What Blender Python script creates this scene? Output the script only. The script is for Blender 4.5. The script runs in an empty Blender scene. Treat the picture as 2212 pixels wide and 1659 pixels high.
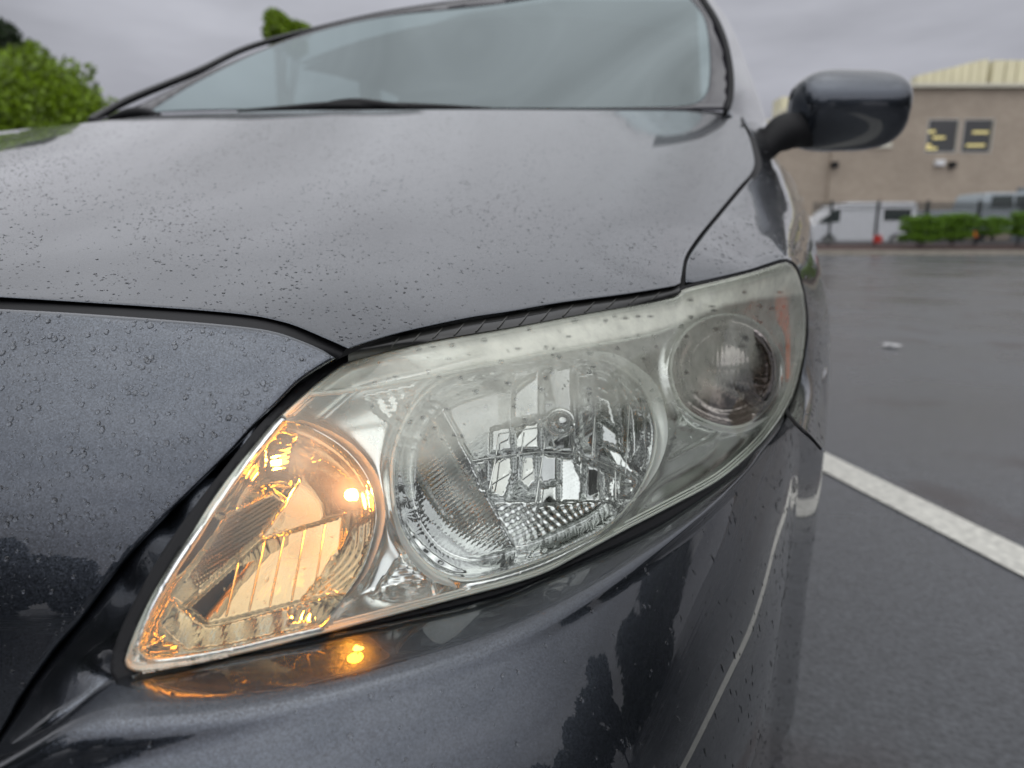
import bpy, bmesh, math, random
import numpy as np
from mathutils import Vector, Matrix
from mathutils.geometry import delaunay_2d_cdt
random.seed(7); rng = np.random.default_rng(7)
sc = bpy.context.scene
COL = sc.collection

# ------------------------------------------------------------------ camera, sky, exposure
# World frame: X = the car's left, Y = towards the car's rear, Z up, metres.
CAM = np.array([0.68, -0.30, 0.78]); YAW = math.radians(15.0); PITCH = math.radians(12.2)
FPX = 1500.0; CX, CY = 1106.0, 829.5            # reference pixel grid 2212 x 1659
cR = np.array([math.cos(YAW), math.sin(YAW), 0.0])
hF = np.array([-math.sin(YAW), math.cos(YAW), 0.0])
cF = hF*math.cos(PITCH) + np.array([0, 0, -math.sin(PITCH)])
cU = hF*math.sin(PITCH) + np.array([0, 0, math.cos(PITCH)])
cd = bpy.data.cameras.new('camera'); cam = bpy.data.objects.new('camera', cd); COL.objects.link(cam)
M = Matrix((( cR[0], cU[0], -cF[0], CAM[0]), (cR[1], cU[1], -cF[1], CAM[1]), (cR[2], cU[2], -cF[2], CAM[2]), (0, 0, 0, 1)))
cam.matrix_world = M
cd.sensor_width = 36; cd.lens = FPX/2212*36; cd.clip_start = 0.02; cd.clip_end = 2000
cd.dof.use_dof = True; cd.dof.focus_distance = 0.46; cd.dof.aperture_fstop = 5.6
sc.camera = cam

SUN_EL, SUN_AZ = math.radians(84), math.radians(200)
w = bpy.data.worlds.new('World'); sc.world = w; w.use_nodes = True
nt = w.node_tree; N = nt.nodes; L = nt.links; N.clear()
def nn(t, **k):
    n = N.new(t)
    for a, b in k.items(): setattr(n, a, b)
    return n
out = nn('ShaderNodeOutputWorld'); bg = nn('ShaderNodeBackground'); bg.inputs['Strength'].default_value = 0.1
sky = nn('ShaderNodeTexSky', sky_type='NISHITA'); sky.sun_disc = False
sky.sun_elevation = SUN_EL; sky.sun_rotation = SUN_AZ; sky.dust_density = 4; sky.air_density = 1.0
tc = nn('ShaderNodeTexCoord'); sep = nn('ShaderNodeSeparateXYZ'); L.new(tc.outputs['Generated'], sep.inputs[0])
# overcast deck: dark towards the horizon, brighter overhead, soft cloud bands
ramp = nn('ShaderNodeValToRGB'); e = ramp.color_ramp.elements
e[0].position = 0.0; e[0].color = (0.42, 0.425, 0.46, 1); e[1].position = 1.0; e[1].color = (1.2, 1.22, 1.25, 1)
m_ = e.new(0.12); m_.color = (0.36, 0.362, 0.405, 1)
m_ = e.new(0.30); m_.color = (0.46, 0.466, 0.51, 1)
m_ = e.new(0.55); m_.color = (0.66, 0.675, 0.72, 1)
L.new(sep.outputs['Z'], ramp.inputs[0])
mp = nn('ShaderNodeMapping'); mp.inputs['Scale'].default_value = (1.6, 1.6, 6.0); L.new(tc.outputs['Generated'], mp.inputs[0])
noi = nn('ShaderNodeTexNoise'); noi.inputs['Scale'].default_value = 1.5; noi.inputs['Detail'].default_value = 5; noi.inputs['Roughness'].default_value = .5
L.new(mp.outputs[0], noi.inputs['Vector'])
mr = nn('ShaderNodeMapRange'); mr.inputs['From Min'].default_value = .3; mr.inputs['From Max'].default_value = .7
mr.inputs['To Min'].default_value = .68; mr.inputs['To Max'].default_value = 1.34; L.new(noi.outputs['Fac'], mr.inputs['Value'])
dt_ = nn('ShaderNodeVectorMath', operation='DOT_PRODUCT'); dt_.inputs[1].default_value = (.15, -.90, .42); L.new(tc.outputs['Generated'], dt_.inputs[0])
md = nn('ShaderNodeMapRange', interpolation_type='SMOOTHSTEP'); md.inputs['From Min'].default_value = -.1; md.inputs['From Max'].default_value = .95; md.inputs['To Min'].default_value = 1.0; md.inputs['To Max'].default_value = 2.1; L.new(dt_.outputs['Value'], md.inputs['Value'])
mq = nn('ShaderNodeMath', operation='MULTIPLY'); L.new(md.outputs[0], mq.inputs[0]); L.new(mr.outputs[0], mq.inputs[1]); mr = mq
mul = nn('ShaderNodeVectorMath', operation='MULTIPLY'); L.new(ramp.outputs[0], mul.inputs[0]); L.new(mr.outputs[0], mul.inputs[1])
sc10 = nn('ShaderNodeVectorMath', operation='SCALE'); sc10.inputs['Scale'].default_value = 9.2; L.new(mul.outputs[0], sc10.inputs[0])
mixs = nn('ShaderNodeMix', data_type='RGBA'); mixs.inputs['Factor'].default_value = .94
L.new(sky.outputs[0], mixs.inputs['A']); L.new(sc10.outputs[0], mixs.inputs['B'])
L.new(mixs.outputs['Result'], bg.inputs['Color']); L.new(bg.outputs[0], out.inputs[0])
sl = bpy.data.lights.new('sun', 'SUN'); sl.energy = 0.5; sl.angle = math.radians(179); sl.color = (1, .97, .93)
so = bpy.data.objects.new('sun', sl); COL.objects.link(so)
sd = Vector((math.sin(SUN_AZ)*math.cos(SUN_EL), math.cos(SUN_AZ)*math.cos(SUN_EL), math.sin(SUN_EL)))
so.rotation_euler = sd.to_track_quat('Z', 'Y').to_euler()
vs = sc.view_settings; vs.view_transform = 'Standard'; vs.look = 'None'; vs.gamma = 1; vs.use_curve_mapping = False; vs.exposure = 0
cy = sc.cycles; cy.max_bounces = 14; cy.transparent_max_bounces = 24; cy.transmission_bounces = 10; cy.glossy_bounces = 8
cy.sample_clamp_indirect = 6.0; cy.use_denoising = True; cy.caustics_reflective = True; cy.caustics_refractive = True

# ------------------------------------------------------------------ geometry helpers
def rayd(u, v):
    u = np.asarray(u, float); v = np.asarray(v, float)
    a = (u-CX)/FPX; b = -(v-CY)/FPX
    return cF + a[..., None]*cR + b[..., None]*cU
def P(u, v, d):
    """point seen at reference pixel (u, v) at depth d (m) along the view axis"""
    return CAM + rayd(u, v)*np.asarray(d, float)[..., None]
def onZ(u, v, z):
    r = rayd(u, v); return CAM + r*((z-CAM[2])/r[..., 2])[..., None]
def dZ(u, v, z):
    return float((z-CAM[2])/rayd(u, v)[2])
def proj(p):
    q = np.asarray(p, float)-CAM; z = q@cF
    return CX+FPX*(q@cR)/z, CY-FPX*(q@cU)/z, z
class TPS:
    def __init__(s, pts, sil=None, smooth=0.0):
        a = np.array(pts, float); s.sil = sil
        x = s.m(a[:, 0], a[:, 1]); n = len(x); s.x = x
        K = s.k(np.linalg.norm(x[:, None]-x[None], axis=2)) + smooth*np.eye(n)
        Q = np.hstack([np.ones((n, 1)), x]); A = np.block([[K, Q], [Q.T, np.zeros((3, 3))]])
        s.w = np.linalg.solve(A, np.concatenate([1/a[:, 2], [0, 0, 0]]))
    def k(s, r): return np.where(r > 0, r*r*np.log(np.maximum(r, 1e-12)), 0)
    def m(s, u, v):
        u = np.asarray(u, float); v = np.asarray(v, float)
        if s.sil is not None:
            us = np.interp(v, s.sil[1], s.sil[0]); u = 1700-np.sqrt(np.maximum(us-u, 0)+2)*30
        return np.stack([u, v], -1)/1000
    def __call__(s, u, v):
        u = np.atleast_1d(np.asarray(u, float)); v = np.atleast_1d(np.asarray(v, float))
        x = s.m(u.ravel(), v.ravel()); K = s.k(np.linalg.norm(x[:, None]-s.x[None], axis=2))
        n = len(s.x); r = K@s.w[:n]+s.w[n]+x@s.w[n+1:]
        return (1/r).reshape(u.shape)
def spl(pts, step=8.0, closed=False):
    """Catmull-Rom through the points, resampled about every step"""
    p = np.array(pts, float); n = len(p); o = []
    rngi = range(n) if closed else range(n-1)
    for i in rngi:
        g = (lambda k: p[k % n]) if closed else (lambda k: p[min(max(k, 0), n-1)])
        a, b, c, d = g(i-1), g(i), g(i+1), g(i+2)
        m = max(1, int(np.linalg.norm((c-b)[:2])/step))
        for t in np.arange(m)/m:
            o.append(.5*((2*b)+(c-a)*t+(2*a-5*b+4*c-d)*t*t+(3*b-a-3*c+d)*t**3))
    if not closed: o.append(p[-1])
    return np.array(o)
def lin(pts, step=8.0):
    p = np.array(pts, float); o = []
    for a, b in zip(p[:-1], p[1:]):
        m = max(1, int(np.linalg.norm((b-a)[:2])/step))
        for t in np.arange(m)/m: o.append(a+(b-a)*t)
    o.append(p[-1]); return np.array(o)
def join(*ls): # closed outline of pieces (drop duplicate joints)
    o = []
    for l in ls:
        for q in l:
            if not o or np.linalg.norm(np.array(o[-1])-q) > .8: o.append(q)
    if np.linalg.norm(o[0]-o[-1]) < .8: o.pop()
    return np.array(o)
def sdist(q, poly):
    """distance to outline and inside flag"""
    q = np.asarray(q, float); a = poly; b = np.roll(poly, -1, 0)
    D = np.full(len(q), 1e9); ins = np.zeros(len(q), bool)
    for i in range(len(a)):
        ab = b[i]-a[i]; t = np.clip(((q-a[i])@ab)/max(ab@ab, 1e-9), 0, 1)
        D = np.minimum(D, np.hypot(*(q-(a[i]+t[:, None]*ab)).T))
        c = ((a[i, 1] > q[:, 1]) != (b[i, 1] > q[:, 1]))
        with np.errstate(divide='ignore', invalid='ignore'):
            ins ^= c & (q[:, 0] < (b[i, 0]-a[i, 0])*(q[:, 1]-a[i, 1])/(b[i, 1]-a[i, 1])+a[i, 0])
    return D, ins
def area(p): return .5*np.sum(p[:, 0]*np.roll(p[:, 1], -1)-np.roll(p[:, 0], -1)*p[:, 1])
def inset(poly, d):
    if area(poly) < 0: poly = poly[::-1]
    t = np.roll(poly, -1, 0)-np.roll(poly, 1, 0); t /= np.maximum(np.linalg.norm(t, axis=1), 1e-9)[:, None]
    return poly+np.stack([-t[:, 1], t[:, 0]], -1)*d
def mesh(name, V, F, mat=None, parent=None, smooth=True):
    me = bpy.data.meshes.new(name); me.from_pydata([tuple(map(float, p)) for p in V], [], [tuple(map(int, f)) for f in F]); me.update()
    if smooth: me.polygons.foreach_set('use_smooth', [True]*len(me.polygons))
    if mat: me.materials.append(mat)
    o = bpy.data.objects.new(name, me); COL.objects.link(o)
    if parent: o.parent = parent
    return o
def panel(name, poly, D, mat, parent, step=11, rnd=0, rr=.004, skirt=.012, holes=(), post=None, attr=None, roundmask=None):
    """solid sheet: outline in reference pixels on the depth field D, rounded edge, turned-in skirt"""
    if area(poly) < 0: poly = poly[::-1]
    pts = list(poly); n = len(poly); edges = [(i, (i+1) % n) for i in range(n)]
    for h in holes:
        k = len(pts); pts += list(h); edges += [(k+i, k+(i+1) % len(h)) for i in range(len(h))]
    keep0 = 0
    if rnd:
        for s in (.12, .35, .65, 1.0):
            r = inset(poly, rnd*s); dd, ii = sdist(r, poly); pts += list(r[ii & (dd > rnd*s*.8)])
        keep0 = rnd
    lo = poly.min(0); hi = poly.max(0)
    gx, gy = np.meshgrid(np.arange(lo[0], hi[0], step), np.arange(lo[1], hi[1], step*.87)); gx = gx+(np.arange(gx.shape[0]) % 2)[:, None]*step*.5
    g = np.stack([gx.ravel(), gy.ravel()], -1); dd, ii = sdist(g, poly); ok = ii & (dd > keep0+step*.45)
    for h in holes:
        d2, i2 = sdist(g, h); ok &= (~i2) & (d2 > step*.45)
    pts += list(g[ok])
    r = delaunay_2d_cdt([Vector(p) for p in pts], edges, [], 0, 1e-4)
    q = np.array([[p.x, p.y] for p in r[0]]); F = [f for f in r[2]]
    cen = np.array([q[list(f)].mean(0) for f in F]); _, ins = sdist(cen, poly)
    for h in holes:
        _, ih = sdist(cen, h); ins &= ~ih
    F = [list(f) for f, k in zip(F, ins) if k]
    dep = D(q[:, 0], q[:, 1]); dist, _ = sdist(q, poly)
    if rnd:
        x = np.clip(1-dist/rnd, 0, 1); push = rr*(1-np.sqrt(np.maximum(1-x*x, 0)))
        if roundmask is not None: push *= roundmask(q[:, 0], q[:, 1])
        dep = dep+push
    V = P(q[:, 0], q[:, 1], dep)
    if post is not None: V = post(q, V)
    V = list(V)
    # skirt along the true boundary edges
    cnt = {}
    for f in F:
        for a, b in zip(f, f[1:]+f[:1]): cnt[(a, b)] = cnt.get((a, b), 0)+1
    be = [(a, b) for (a, b) in cnt if (b, a) not in cnt]
    if skirt:
        mp_ = {}
        for a, b in be:
            for k in (a, b):
                if k not in mp_:
                    r_ = V[k]-CAM; mp_[k] = len(V); V.append(V[k]+r_/np.linalg.norm(r_)*skirt)
            F.append([b, a, mp_[a], mp_[b]])
    V = np.array(V)
    # face the camera
    f0 = F[0]; nrm = np.cross(V[f0[1]]-V[f0[0]], V[f0[2]]-V[f0[0]])
    if nrm@(V[f0[0]]-CAM) > 0: F = [f[::-1] for f in F]
    o = mesh(name, V, F, mat, parent)
    if attr is not None:
        A = o.data.attributes.new('wear_glow', 'FLOAT', 'POINT'); nv = len(V)
        val = np.zeros(nv); val[:len(q)] = attr(q[:, 0], q[:, 1]); A.data.foreach_set('value', val)
    return o
def tube(name, pts, r, mat, parent, seg=8, taper=None, flat=1.0):
    p = np.array(pts, float); n = len(p); V = []; F = []
    t = np.gradient(p, axis=0); t /= np.maximum(np.linalg.norm(t, axis=1), 1e-9)[:, None]
    for i in range(n):
        up = np.array([0, 0, 1.]) if abs(t[i, 2]) < .9 else np.array([1., 0, 0])
        s = np.cross(t[i], up); s /= np.linalg.norm(s); q = np.cross(s, t[i])
        rr = r*(taper(i/(n-1)) if taper else 1)
        for k in range(seg):
            a = 2*math.pi*k/seg; V.append(p[i]+rr*(math.cos(a)*s+math.sin(a)*q*flat))
    for i in range(n-1):
        for k in range(seg): F.append([i*seg+k, i*seg+(k+1) % seg, (i+1)*seg+(k+1) % seg, (i+1)*seg+k])
    F.append(list(range(seg))[::-1]); F.append([(n-1)*seg+k for k in range(seg)])
    return mesh(name, V, F, mat, parent)
def grid(name, G, mat, parent=None, flip=False, thick=0):
    a, b = G.shape[:2]; V = list(G.reshape(-1, 3)); F = []
    for i in range(a-1):
        for j in range(b-1):
            f = [i*b+j, i*b+j+1, (i+1)*b+j+1, (i+1)*b+j]; F.append(f[::-1] if flip else f)
    return mesh(name, V, F, mat, parent)
class MB:
    def __init__(s): s.V = []; s.F = []
    def box(s, c, h, rz=0, top=1.0):
        k = len(s.V); cs, sn = math.cos(rz), math.sin(rz)
        for z in (-1, 1):
            t = top if z > 0 else 1
            for x, y in ((-1, -1), (1, -1), (1, 1), (-1, 1)):
                a, b = x*h[0]*t, y*h[1]*t
                s.V.append((c[0]+a*cs-b*sn, c[1]+a*sn+b*cs, c[2]+z*h[2]))
        for f in ((0, 3, 2, 1), (4, 5, 6, 7), (0, 1, 5, 4), (1, 2, 6, 5), (2, 3, 7, 6), (3, 0, 4, 7)): s.F.append([k+i for i in f])
    def add(s, V, F):
        k = len(s.V); s.V += [tuple(v) for v in V]; s.F += [[k+i for i in f] for f in F]
    def build(s, name, mat, parent=None, smooth=False): return mesh(name, s.V, s.F, mat, parent, smooth)
def tag(o, label=None, cat=None, group=None, kind=None):
    if label: o['label'] = label
    if cat: o['category'] = cat
    if group: o['group'] = group
    if kind: o['kind'] = kind
    return o
def empty(name, loc=(0, 0, 0), rz=0):
    o = bpy.data.objects.new(name, None); COL.objects.link(o); o.location = loc; o.rotation_euler = (0, 0, rz); o.empty_display_size = .1
    return o

# ------------------------------------------------------------------ materials
def mat(name):
    m = bpy.data.materials.new(name); m.use_nodes = True; t = m.node_tree; b = t.nodes['Principled BSDF']; return m, t, b
def simple(name, col, rough=.5, metal=0, noise=0, nscale=40, bump=0, coat=0, spec=None, wet=0):
    m, t, b = mat(name); b.inputs['Base Color'].default_value = (*col, 1); b.inputs['Roughness'].default_value = rough
    b.inputs['Metallic'].default_value = metal; b.inputs['Coat Weight'].default_value = coat
    if spec is not None: b.inputs['Specular IOR Level'].default_value = spec
    if noise or bump:
        c = t.nodes.new('ShaderNodeTexCoord'); n = t.nodes.new('ShaderNodeTexNoise'); n.inputs['Scale'].default_value = nscale; n.inputs['Detail'].default_value = 6
        t.links.new(c.outputs['Object'], n.inputs['Vector'])
        if noise:
            r = t.nodes.new('ShaderNodeMapRange'); r.inputs['From Min'].default_value = .25; r.inputs['From Max'].default_value = .75
            r.inputs['To Min'].default_value = 1-noise; r.inputs['To Max'].default_value = 1+noise; t.links.new(n.outputs['Fac'], r.inputs['Value'])
            v = t.nodes.new('ShaderNodeVectorMath'); v.operation = 'SCALE'; v.inputs[0].default_value = col
            t.links.new(r.outputs[0], v.inputs['Scale']); t.links.new(v.outputs[0], b.inputs['Base Color'])
        if bump:
            bp = t.nodes.new('ShaderNodeBump'); bp.inputs['Strength'].default_value = bump; bp.inputs['Distance'].default_value = .01
            t.links.new(n.outputs['Fac'], bp.inputs['Height']); t.links.new(bp.outputs[0], b.inputs['Normal'])
    return m
def paint_mat():
    m, t, b = mat('grey_metallic_paint')
    c = t.nodes.new('ShaderNodeTexCoord')
    v = t.nodes.new('ShaderNodeTexVoronoi'); v.inputs['Scale'].default_value = 2600; t.links.new(c.outputs['Object'], v.inputs['Vector'])
    hs = t.nodes.new('ShaderNodeSeparateColor'); t.links.new(v.outputs['Color'], hs.inputs[0])
    r = t.nodes.new('ShaderNodeMapRange'); r.inputs['To Min'].default_value = .4; r.inputs['To Max'].default_value = 1.75; t.links.new(hs.outputs[0], r.inputs['Value'])
    s = t.nodes.new('ShaderNodeVectorMath'); s.operation = 'SCALE'; s.inputs[0].default_value = (.053, .060, .072)
    t.links.new(r.outputs[0], s.inputs['Scale']); t.links.new(s.outputs[0], b.inputs['Base Color'])
    # dust film, large soft variation
    b.inputs['Metallic'].default_value = 1; b.inputs['Roughness'].default_value = .27
    g = t.nodes.new('ShaderNodeNewGeometry'); vm = t.nodes.new('ShaderNodeVectorMath'); vm.operation = 'SUBTRACT'; vm.inputs[1].default_value = (.5, .5, .5)
    t.links.new(v.outputs['Color'], vm.inputs[0]); sv = t.nodes.new('ShaderNodeVectorMath'); sv.operation = 'SCALE'; sv.inputs['Scale'].default_value = .14
    t.links.new(vm.outputs[0], sv.inputs[0]); ad = t.nodes.new('ShaderNodeVectorMath'); t.links.new(g.outputs['Normal'], ad.inputs[0]); t.links.new(sv.outputs[0], ad.inputs[1])
    no = t.nodes.new('ShaderNodeVectorMath'); no.operation = 'NORMALIZE'; t.links.new(ad.outputs[0], no.inputs[0]); t.links.new(no.outputs[0], b.inputs['Normal'])
    b.inputs['Coat Weight'].default_value = 1; b.inputs['Coat Roughness'].default_value = .02; b.inputs['Coat IOR'].default_value = 1.52
    return m
PAINT = paint_mat()
BLACK = simple('black_rubber', (.008, .008, .009), .6, spec=.25)
GLOSSBLK = simple('black_plastic', (.01, .01, .011), .22, noise=.2)
FLANGE = PAINT
def chrome_mat(name, col, rough):
    m, t, b = mat(name); b.inputs['Base Color'].default_value = (*col, 1); b.inputs['Metallic'].default_value = 1; b.inputs['Roughness'].default_value = rough
    return m
CHROME = chrome_mat('lamp_chrome', (.78, .79, .78), .06)
CHROME2 = chrome_mat('lamp_reflector_chrome', (.62, .63, .62), .02)
CHROMES = chrome_mat('lamp_satin_chrome', (.80, .81, .79), .2)
def lens_mat():
    m = bpy.data.materials.new('weathered_clear_lens'); m.use_nodes = True; t = m.node_tree; t.nodes.clear(); n = t.nodes.new; l = t.links.new
    o = n('ShaderNodeOutputMaterial'); tr = n('ShaderNodeBsdfTransparent'); tr.inputs[0].default_value = (.95, .965, .94, 1)
    gl = n('ShaderNodeBsdfGlossy'); gl.inputs['Roughness'].default_value = .02
    fr = n('ShaderNodeFresnel'); fr.inputs[0].default_value = 1.5; mx = n('ShaderNodeMixShader')
    l(fr.outputs[0], mx.inputs[0]); l(tr.outputs[0], mx.inputs[1]); l(gl.outputs[0], mx.inputs[2])
    # oxidised haze, patchy; the bulb's glow is put into its mask too
    df = n('ShaderNodeBsdfDiffuse'); df.inputs[0].default_value = (.86, .87, .75, 1)
    tl = n('ShaderNodeBsdfTranslucent'); tl.inputs[0].default_value = (.85, .86, .74, 1)
    dm = n('ShaderNodeMixShader'); dm.inputs[0].default_value = .3; l(df.outputs[0], dm.inputs[1]); l(tl.outputs[0], dm.inputs[2])
    at = n('ShaderNodeAttribute'); at.attribute_name = 'wear_glow'
    tcn = n('ShaderNodeTexCoord'); no = n('ShaderNodeTexNoise'); no.inputs['Scale'].default_value = 45; no.inputs['Detail'].default_value = 6; no.inputs['Roughness'].default_value = .6
    l(tcn.outputs['Object'], no.inputs['Vector'])
    mr_ = n('ShaderNodeMapRange'); mr_.inputs['From Min'].default_value = .3; mr_.inputs['From Max'].default_value = .7; mr_.inputs['To Min'].default_value = .75; mr_.inputs['To Max'].default_value = 1.2
    l(no.outputs['Fac'], mr_.inputs['Value']); mu = n('ShaderNodeMath'); mu.operation = 'MULTIPLY'; l(at.outputs['Fac'], mu.inputs[0]); l(mr_.outputs[0], mu.inputs[1])
    # fine pitting
    vo = n('ShaderNodeTexVoronoi'); vo.inputs['Scale'].default_value = 700; l(tcn.outputs['Object'], vo.inputs['Vector'])
    lt = n('ShaderNodeMath'); lt.operation = 'LESS_THAN'; lt.inputs[1].default_value = .13; l(vo.outputs['Distance'], lt.inputs[0])
    p2 = n('ShaderNodeMath'); p2.operation = 'MULTIPLY'; p2.inputs[1].default_value = .10; l(lt.outputs[0], p2.inputs[0])
    ad = n('ShaderNodeMath'); ad.operation = 'ADD'; ad.use_clamp = True; l(mu.outputs[0], ad.inputs[0]); l(p2.outputs[0], ad.inputs[1])
    m2 = n('ShaderNodeMixShader'); l(ad.outputs[0], m2.inputs[0]); l(tr.outputs[0], m2.inputs[1]); l(dm.outputs[0], m2.inputs[2])
    # the gloss stays on top of the haze
    m3 = n('ShaderNodeMixShader'); fr2 = n('ShaderNodeFresnel'); fr2.inputs[0].default_value = 1.45; l(fr2.outputs[0], m3.inputs[0]); l(m2.outputs[0], m3.inputs[1]); l(gl.outputs[0], m3.inputs[2])
    l(m3.outputs[0], o.inputs[0]); return m
LENS = lens_mat()
def thin_glass(name, tint, f=1.5, rough=0.0, gc=(1, 1, 1)):
    m = bpy.data.materials.new(name); m.use_nodes = True; t = m.node_tree; t.nodes.clear(); n = t.nodes.new; l = t.links.new
    o = n('ShaderNodeOutputMaterial'); tr = n('ShaderNodeBsdfTransparent'); tr.inputs[0].default_value = (*tint, 1)
    gl = n('ShaderNodeBsdfGlossy'); gl.inputs['Roughness'].default_value = rough; gl.inputs[0].default_value = (*gc, 1); fr = n('ShaderNodeFresnel'); fr.inputs[0].default_value = f; mx = n('ShaderNodeMixShader')
    l(fr.outputs[0], mx.inputs[0]); l(tr.outputs[0], mx.inputs[1]); l(gl.outputs[0], mx.inputs[2]); l(mx.outputs[0], o.inputs[0]); return m
def emit(name, col, s):
    m, t, b = mat(name); b.inputs['Base Color'].default_value = (*col, 1); b.inputs['Emission Color'].default_value = (*col, 1); b.inputs['Emission Strength'].default_value = s; return m
WATER, _t, _b = mat('rain_water'); _b.inputs['Transmission Weight'].default_value = 1; _b.inputs['IOR'].default_value = 1.33; _b.inputs['Roughness'].default_value = 0; _b.inputs['Base Color'].default_value = (1, 1, 1, 1)

# ================================================================== GROUND AND BACKGROUND
def asphalt_mat():
    m, t, b = mat('damp_asphalt'); n = t.nodes.new; l = t.links.new
    c = n('ShaderNodeTexCoord'); a = n('ShaderNodeTexNoise'); a.inputs['Scale'].default_value = .55; a.inputs['Detail'].default_value = 7
    f = n('ShaderNodeTexNoise'); f.inputs['Scale'].default_value = 85; f.inputs['Detail'].default_value = 4
    p = n('ShaderNodeTexNoise'); p.inputs['Scale'].default_value = 2.3; p.inputs['Detail'].default_value = 3; p.inputs['Roughness'].default_value = .4
    for k in (a, f, p): l(c.outputs['Object'], k.inputs['Vector'])
    r = n('ShaderNodeValToRGB'); e = r.color_ramp.elements; e[0].position = .3; e[0].color = (.042, .045, .050, 1); e[1].position = .75; e[1].color = (.074, .078, .085, 1); l(a.outputs['Fac'], r.inputs[0])
    r2 = n('ShaderNodeMapRange'); r2.inputs['From Min'].default_value = .3; r2.inputs['From Max'].default_value = .7; r2.inputs['To Min'].default_value = .6; r2.inputs['To Max'].default_value = 1.4; l(f.outputs['Fac'], r2.inputs['Value'])
    s = n('ShaderNodeVectorMath'); s.operation = 'SCALE'; l(r.outputs[0], s.inputs[0]); l(r2.outputs[0], s.inputs['Scale'])
    r3 = n('ShaderNodeValToRGB'); e = r3.color_ramp.elements; e[0].position = .60; e[0].color = (1, 1, 1, 1); e[1].position = .70; e[1].color = (.55, .42, .40, 1); l(p.outputs['Fac'], r3.inputs[0])
    g2 = n('ShaderNodeTexNoise'); g2.inputs['Scale'].default_value = 22; g2.inputs['Detail'].default_value = 8; g2.inputs['Roughness'].default_value = .75; l(c.outputs['Object'], g2.inputs['Vector'])
    r5 = n('ShaderNodeMapRange'); r5.inputs['From Min'].default_value = .3; r5.inputs['From Max'].default_value = .7; r5.inputs['To Min'].default_value = .72; r5.inputs['To Max'].default_value = 1.3; l(g2.outputs['Fac'], r5.inputs['Value'])
    s9 = n('ShaderNodeVectorMath'); s9.operation = 'SCALE'; l(s.outputs[0], s9.inputs[0]); l(r5.outputs[0], s9.inputs['Scale']); s = s9
    m2 = n('ShaderNodeVectorMath'); m2.operation = 'MULTIPLY'; l(s.outputs[0], m2.inputs[0]); l(r3.outputs[0], m2.inputs[1]); l(m2.outputs[0], b.inputs['Base Color'])
    r4 = n('ShaderNodeMapRange'); r4.inputs['From Min'].default_value = .35; r4.inputs['From Max'].default_value = .65; r4.inputs['To Min'].default_value = .15; r4.inputs['To Max'].default_value = .36; l(a.outputs['Fac'], r4.inputs['Value']); l(r4.outputs[0], b.inputs['Roughness'])
    bp = n('ShaderNodeBump'); bp.inputs['Strength'].default_value = .5; bp.inputs['Distance'].default_value = .004; l(f.outputs['Fac'], bp.inputs['Height']); l(bp.outputs[0], b.inputs['Normal'])
    return m
g = MB(); g.V = [(-400, -400, 0), (400, -400, 0), (400, 400, 0), (-400, 400, 0)]; g.F = [[0, 1, 2, 3]]
tag(g.build('ground', asphalt_mat()), kind='structure')
WPAINT = simple('white_road_paint', (.54, .53, .48), .5, noise=.30, nscale=45)
def gp(u, v, z=0.0): return onZ(u, v, z)
a0 = gp(1780, 978); a1 = gp(2212, 1187); b0 = gp(1775, 1018); b1 = gp(2212, 1228)
dA = (a1-a0)/np.linalg.norm(a1-a0); wdt = abs(np.cross(dA, b0-a0)[2]); perp = np.array([dA[1], -dA[0], 0]);
if perp@(b0-a0) < 0: perp = -perp
s0 = a0-dA*4.5; s1 = a1+dA*2.5
ln = MB(); ln.V = [s0+[0, 0, .004], s1+[0, 0, .004], s1+perp*wdt+[0, 0, .004], s0+perp*wdt+[0, 0, .004]]; ln.F = [[0, 1, 2, 3]]
tag(ln.build('parking_line', WPAINT), kind='structure')
li = gp(1928, 750)
mb = MB()
for k in range(7):
    x, y = rng.normal(0, .022, 2); mb.box((li[0]+x, li[1]+y, .004+.003*k), (.03, .02, .002), rng.uniform(0, 3))
tag(mb.build('litter', simple('white_litter', (.75, .75, .75), .6)), 'small crumpled white scrap of litter lying on the asphalt', 'litter')

# local frame of the far side: p(lat, dist, z)
def B(lat, dist, z): return CAM*[1, 1, 0]+cR*lat+hF*dist+np.array([0, 0, z])
def latat(u, dist): return dist*(u-CX)/FPX/ (math.cos(PITCH)) * 1.0   # near the horizon
def fl(u, v, dist):
    """lateral and height of pixel at horizontal distance dist"""
    r = rayd(u, v); k = dist/(r@hF); q = r*k; return q@cR, CAM[2]+q[2]
ROT = YAW
KD = 27.0
KERB = simple('concrete_kerb', (.30, .27, .22), .8, noise=.2, nscale=3)
def slab(name, m, lat0, lat1, d0, d1, z0, z1, parent=None):
    b = MB(); c = B((lat0+lat1)/2, (d0+d1)/2, (z0+z1)/2); b.box(c, ((lat1-lat0)/2, (d1-d0)/2, (z1-z0)/2), ROT); return b.build(name, m, parent)
tag(slab('kerb', KERB, 5, 60, KD, KD+.3, 0, .16), kind='structure')
# mulch bed rising behind the kerb
gb = MB(); q = [B(5, KD+.3, .12), B(60, KD+.3, .12), B(60, KD+4, .36), B(5, KD+4, .36)]; gb.V = q; gb.F = [[0, 1, 2, 3]]
tag(gb.build('mulch_bed', simple('dark_mulch', (.045, .022, .018), .9, noise=.6, nscale=6, bump=1)), kind='structure')
gb = MB(); gb.V = [B(5, KD+4, .355), B(90, KD+4, .355), B(90, 90, .355), B(5, 90, .355)]; gb.F = [[0, 1, 2, 3]]
tag(gb.build('far_pavement', simple('far_asphalt', (.05, .05, .055), .5)), kind='structure')
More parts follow.
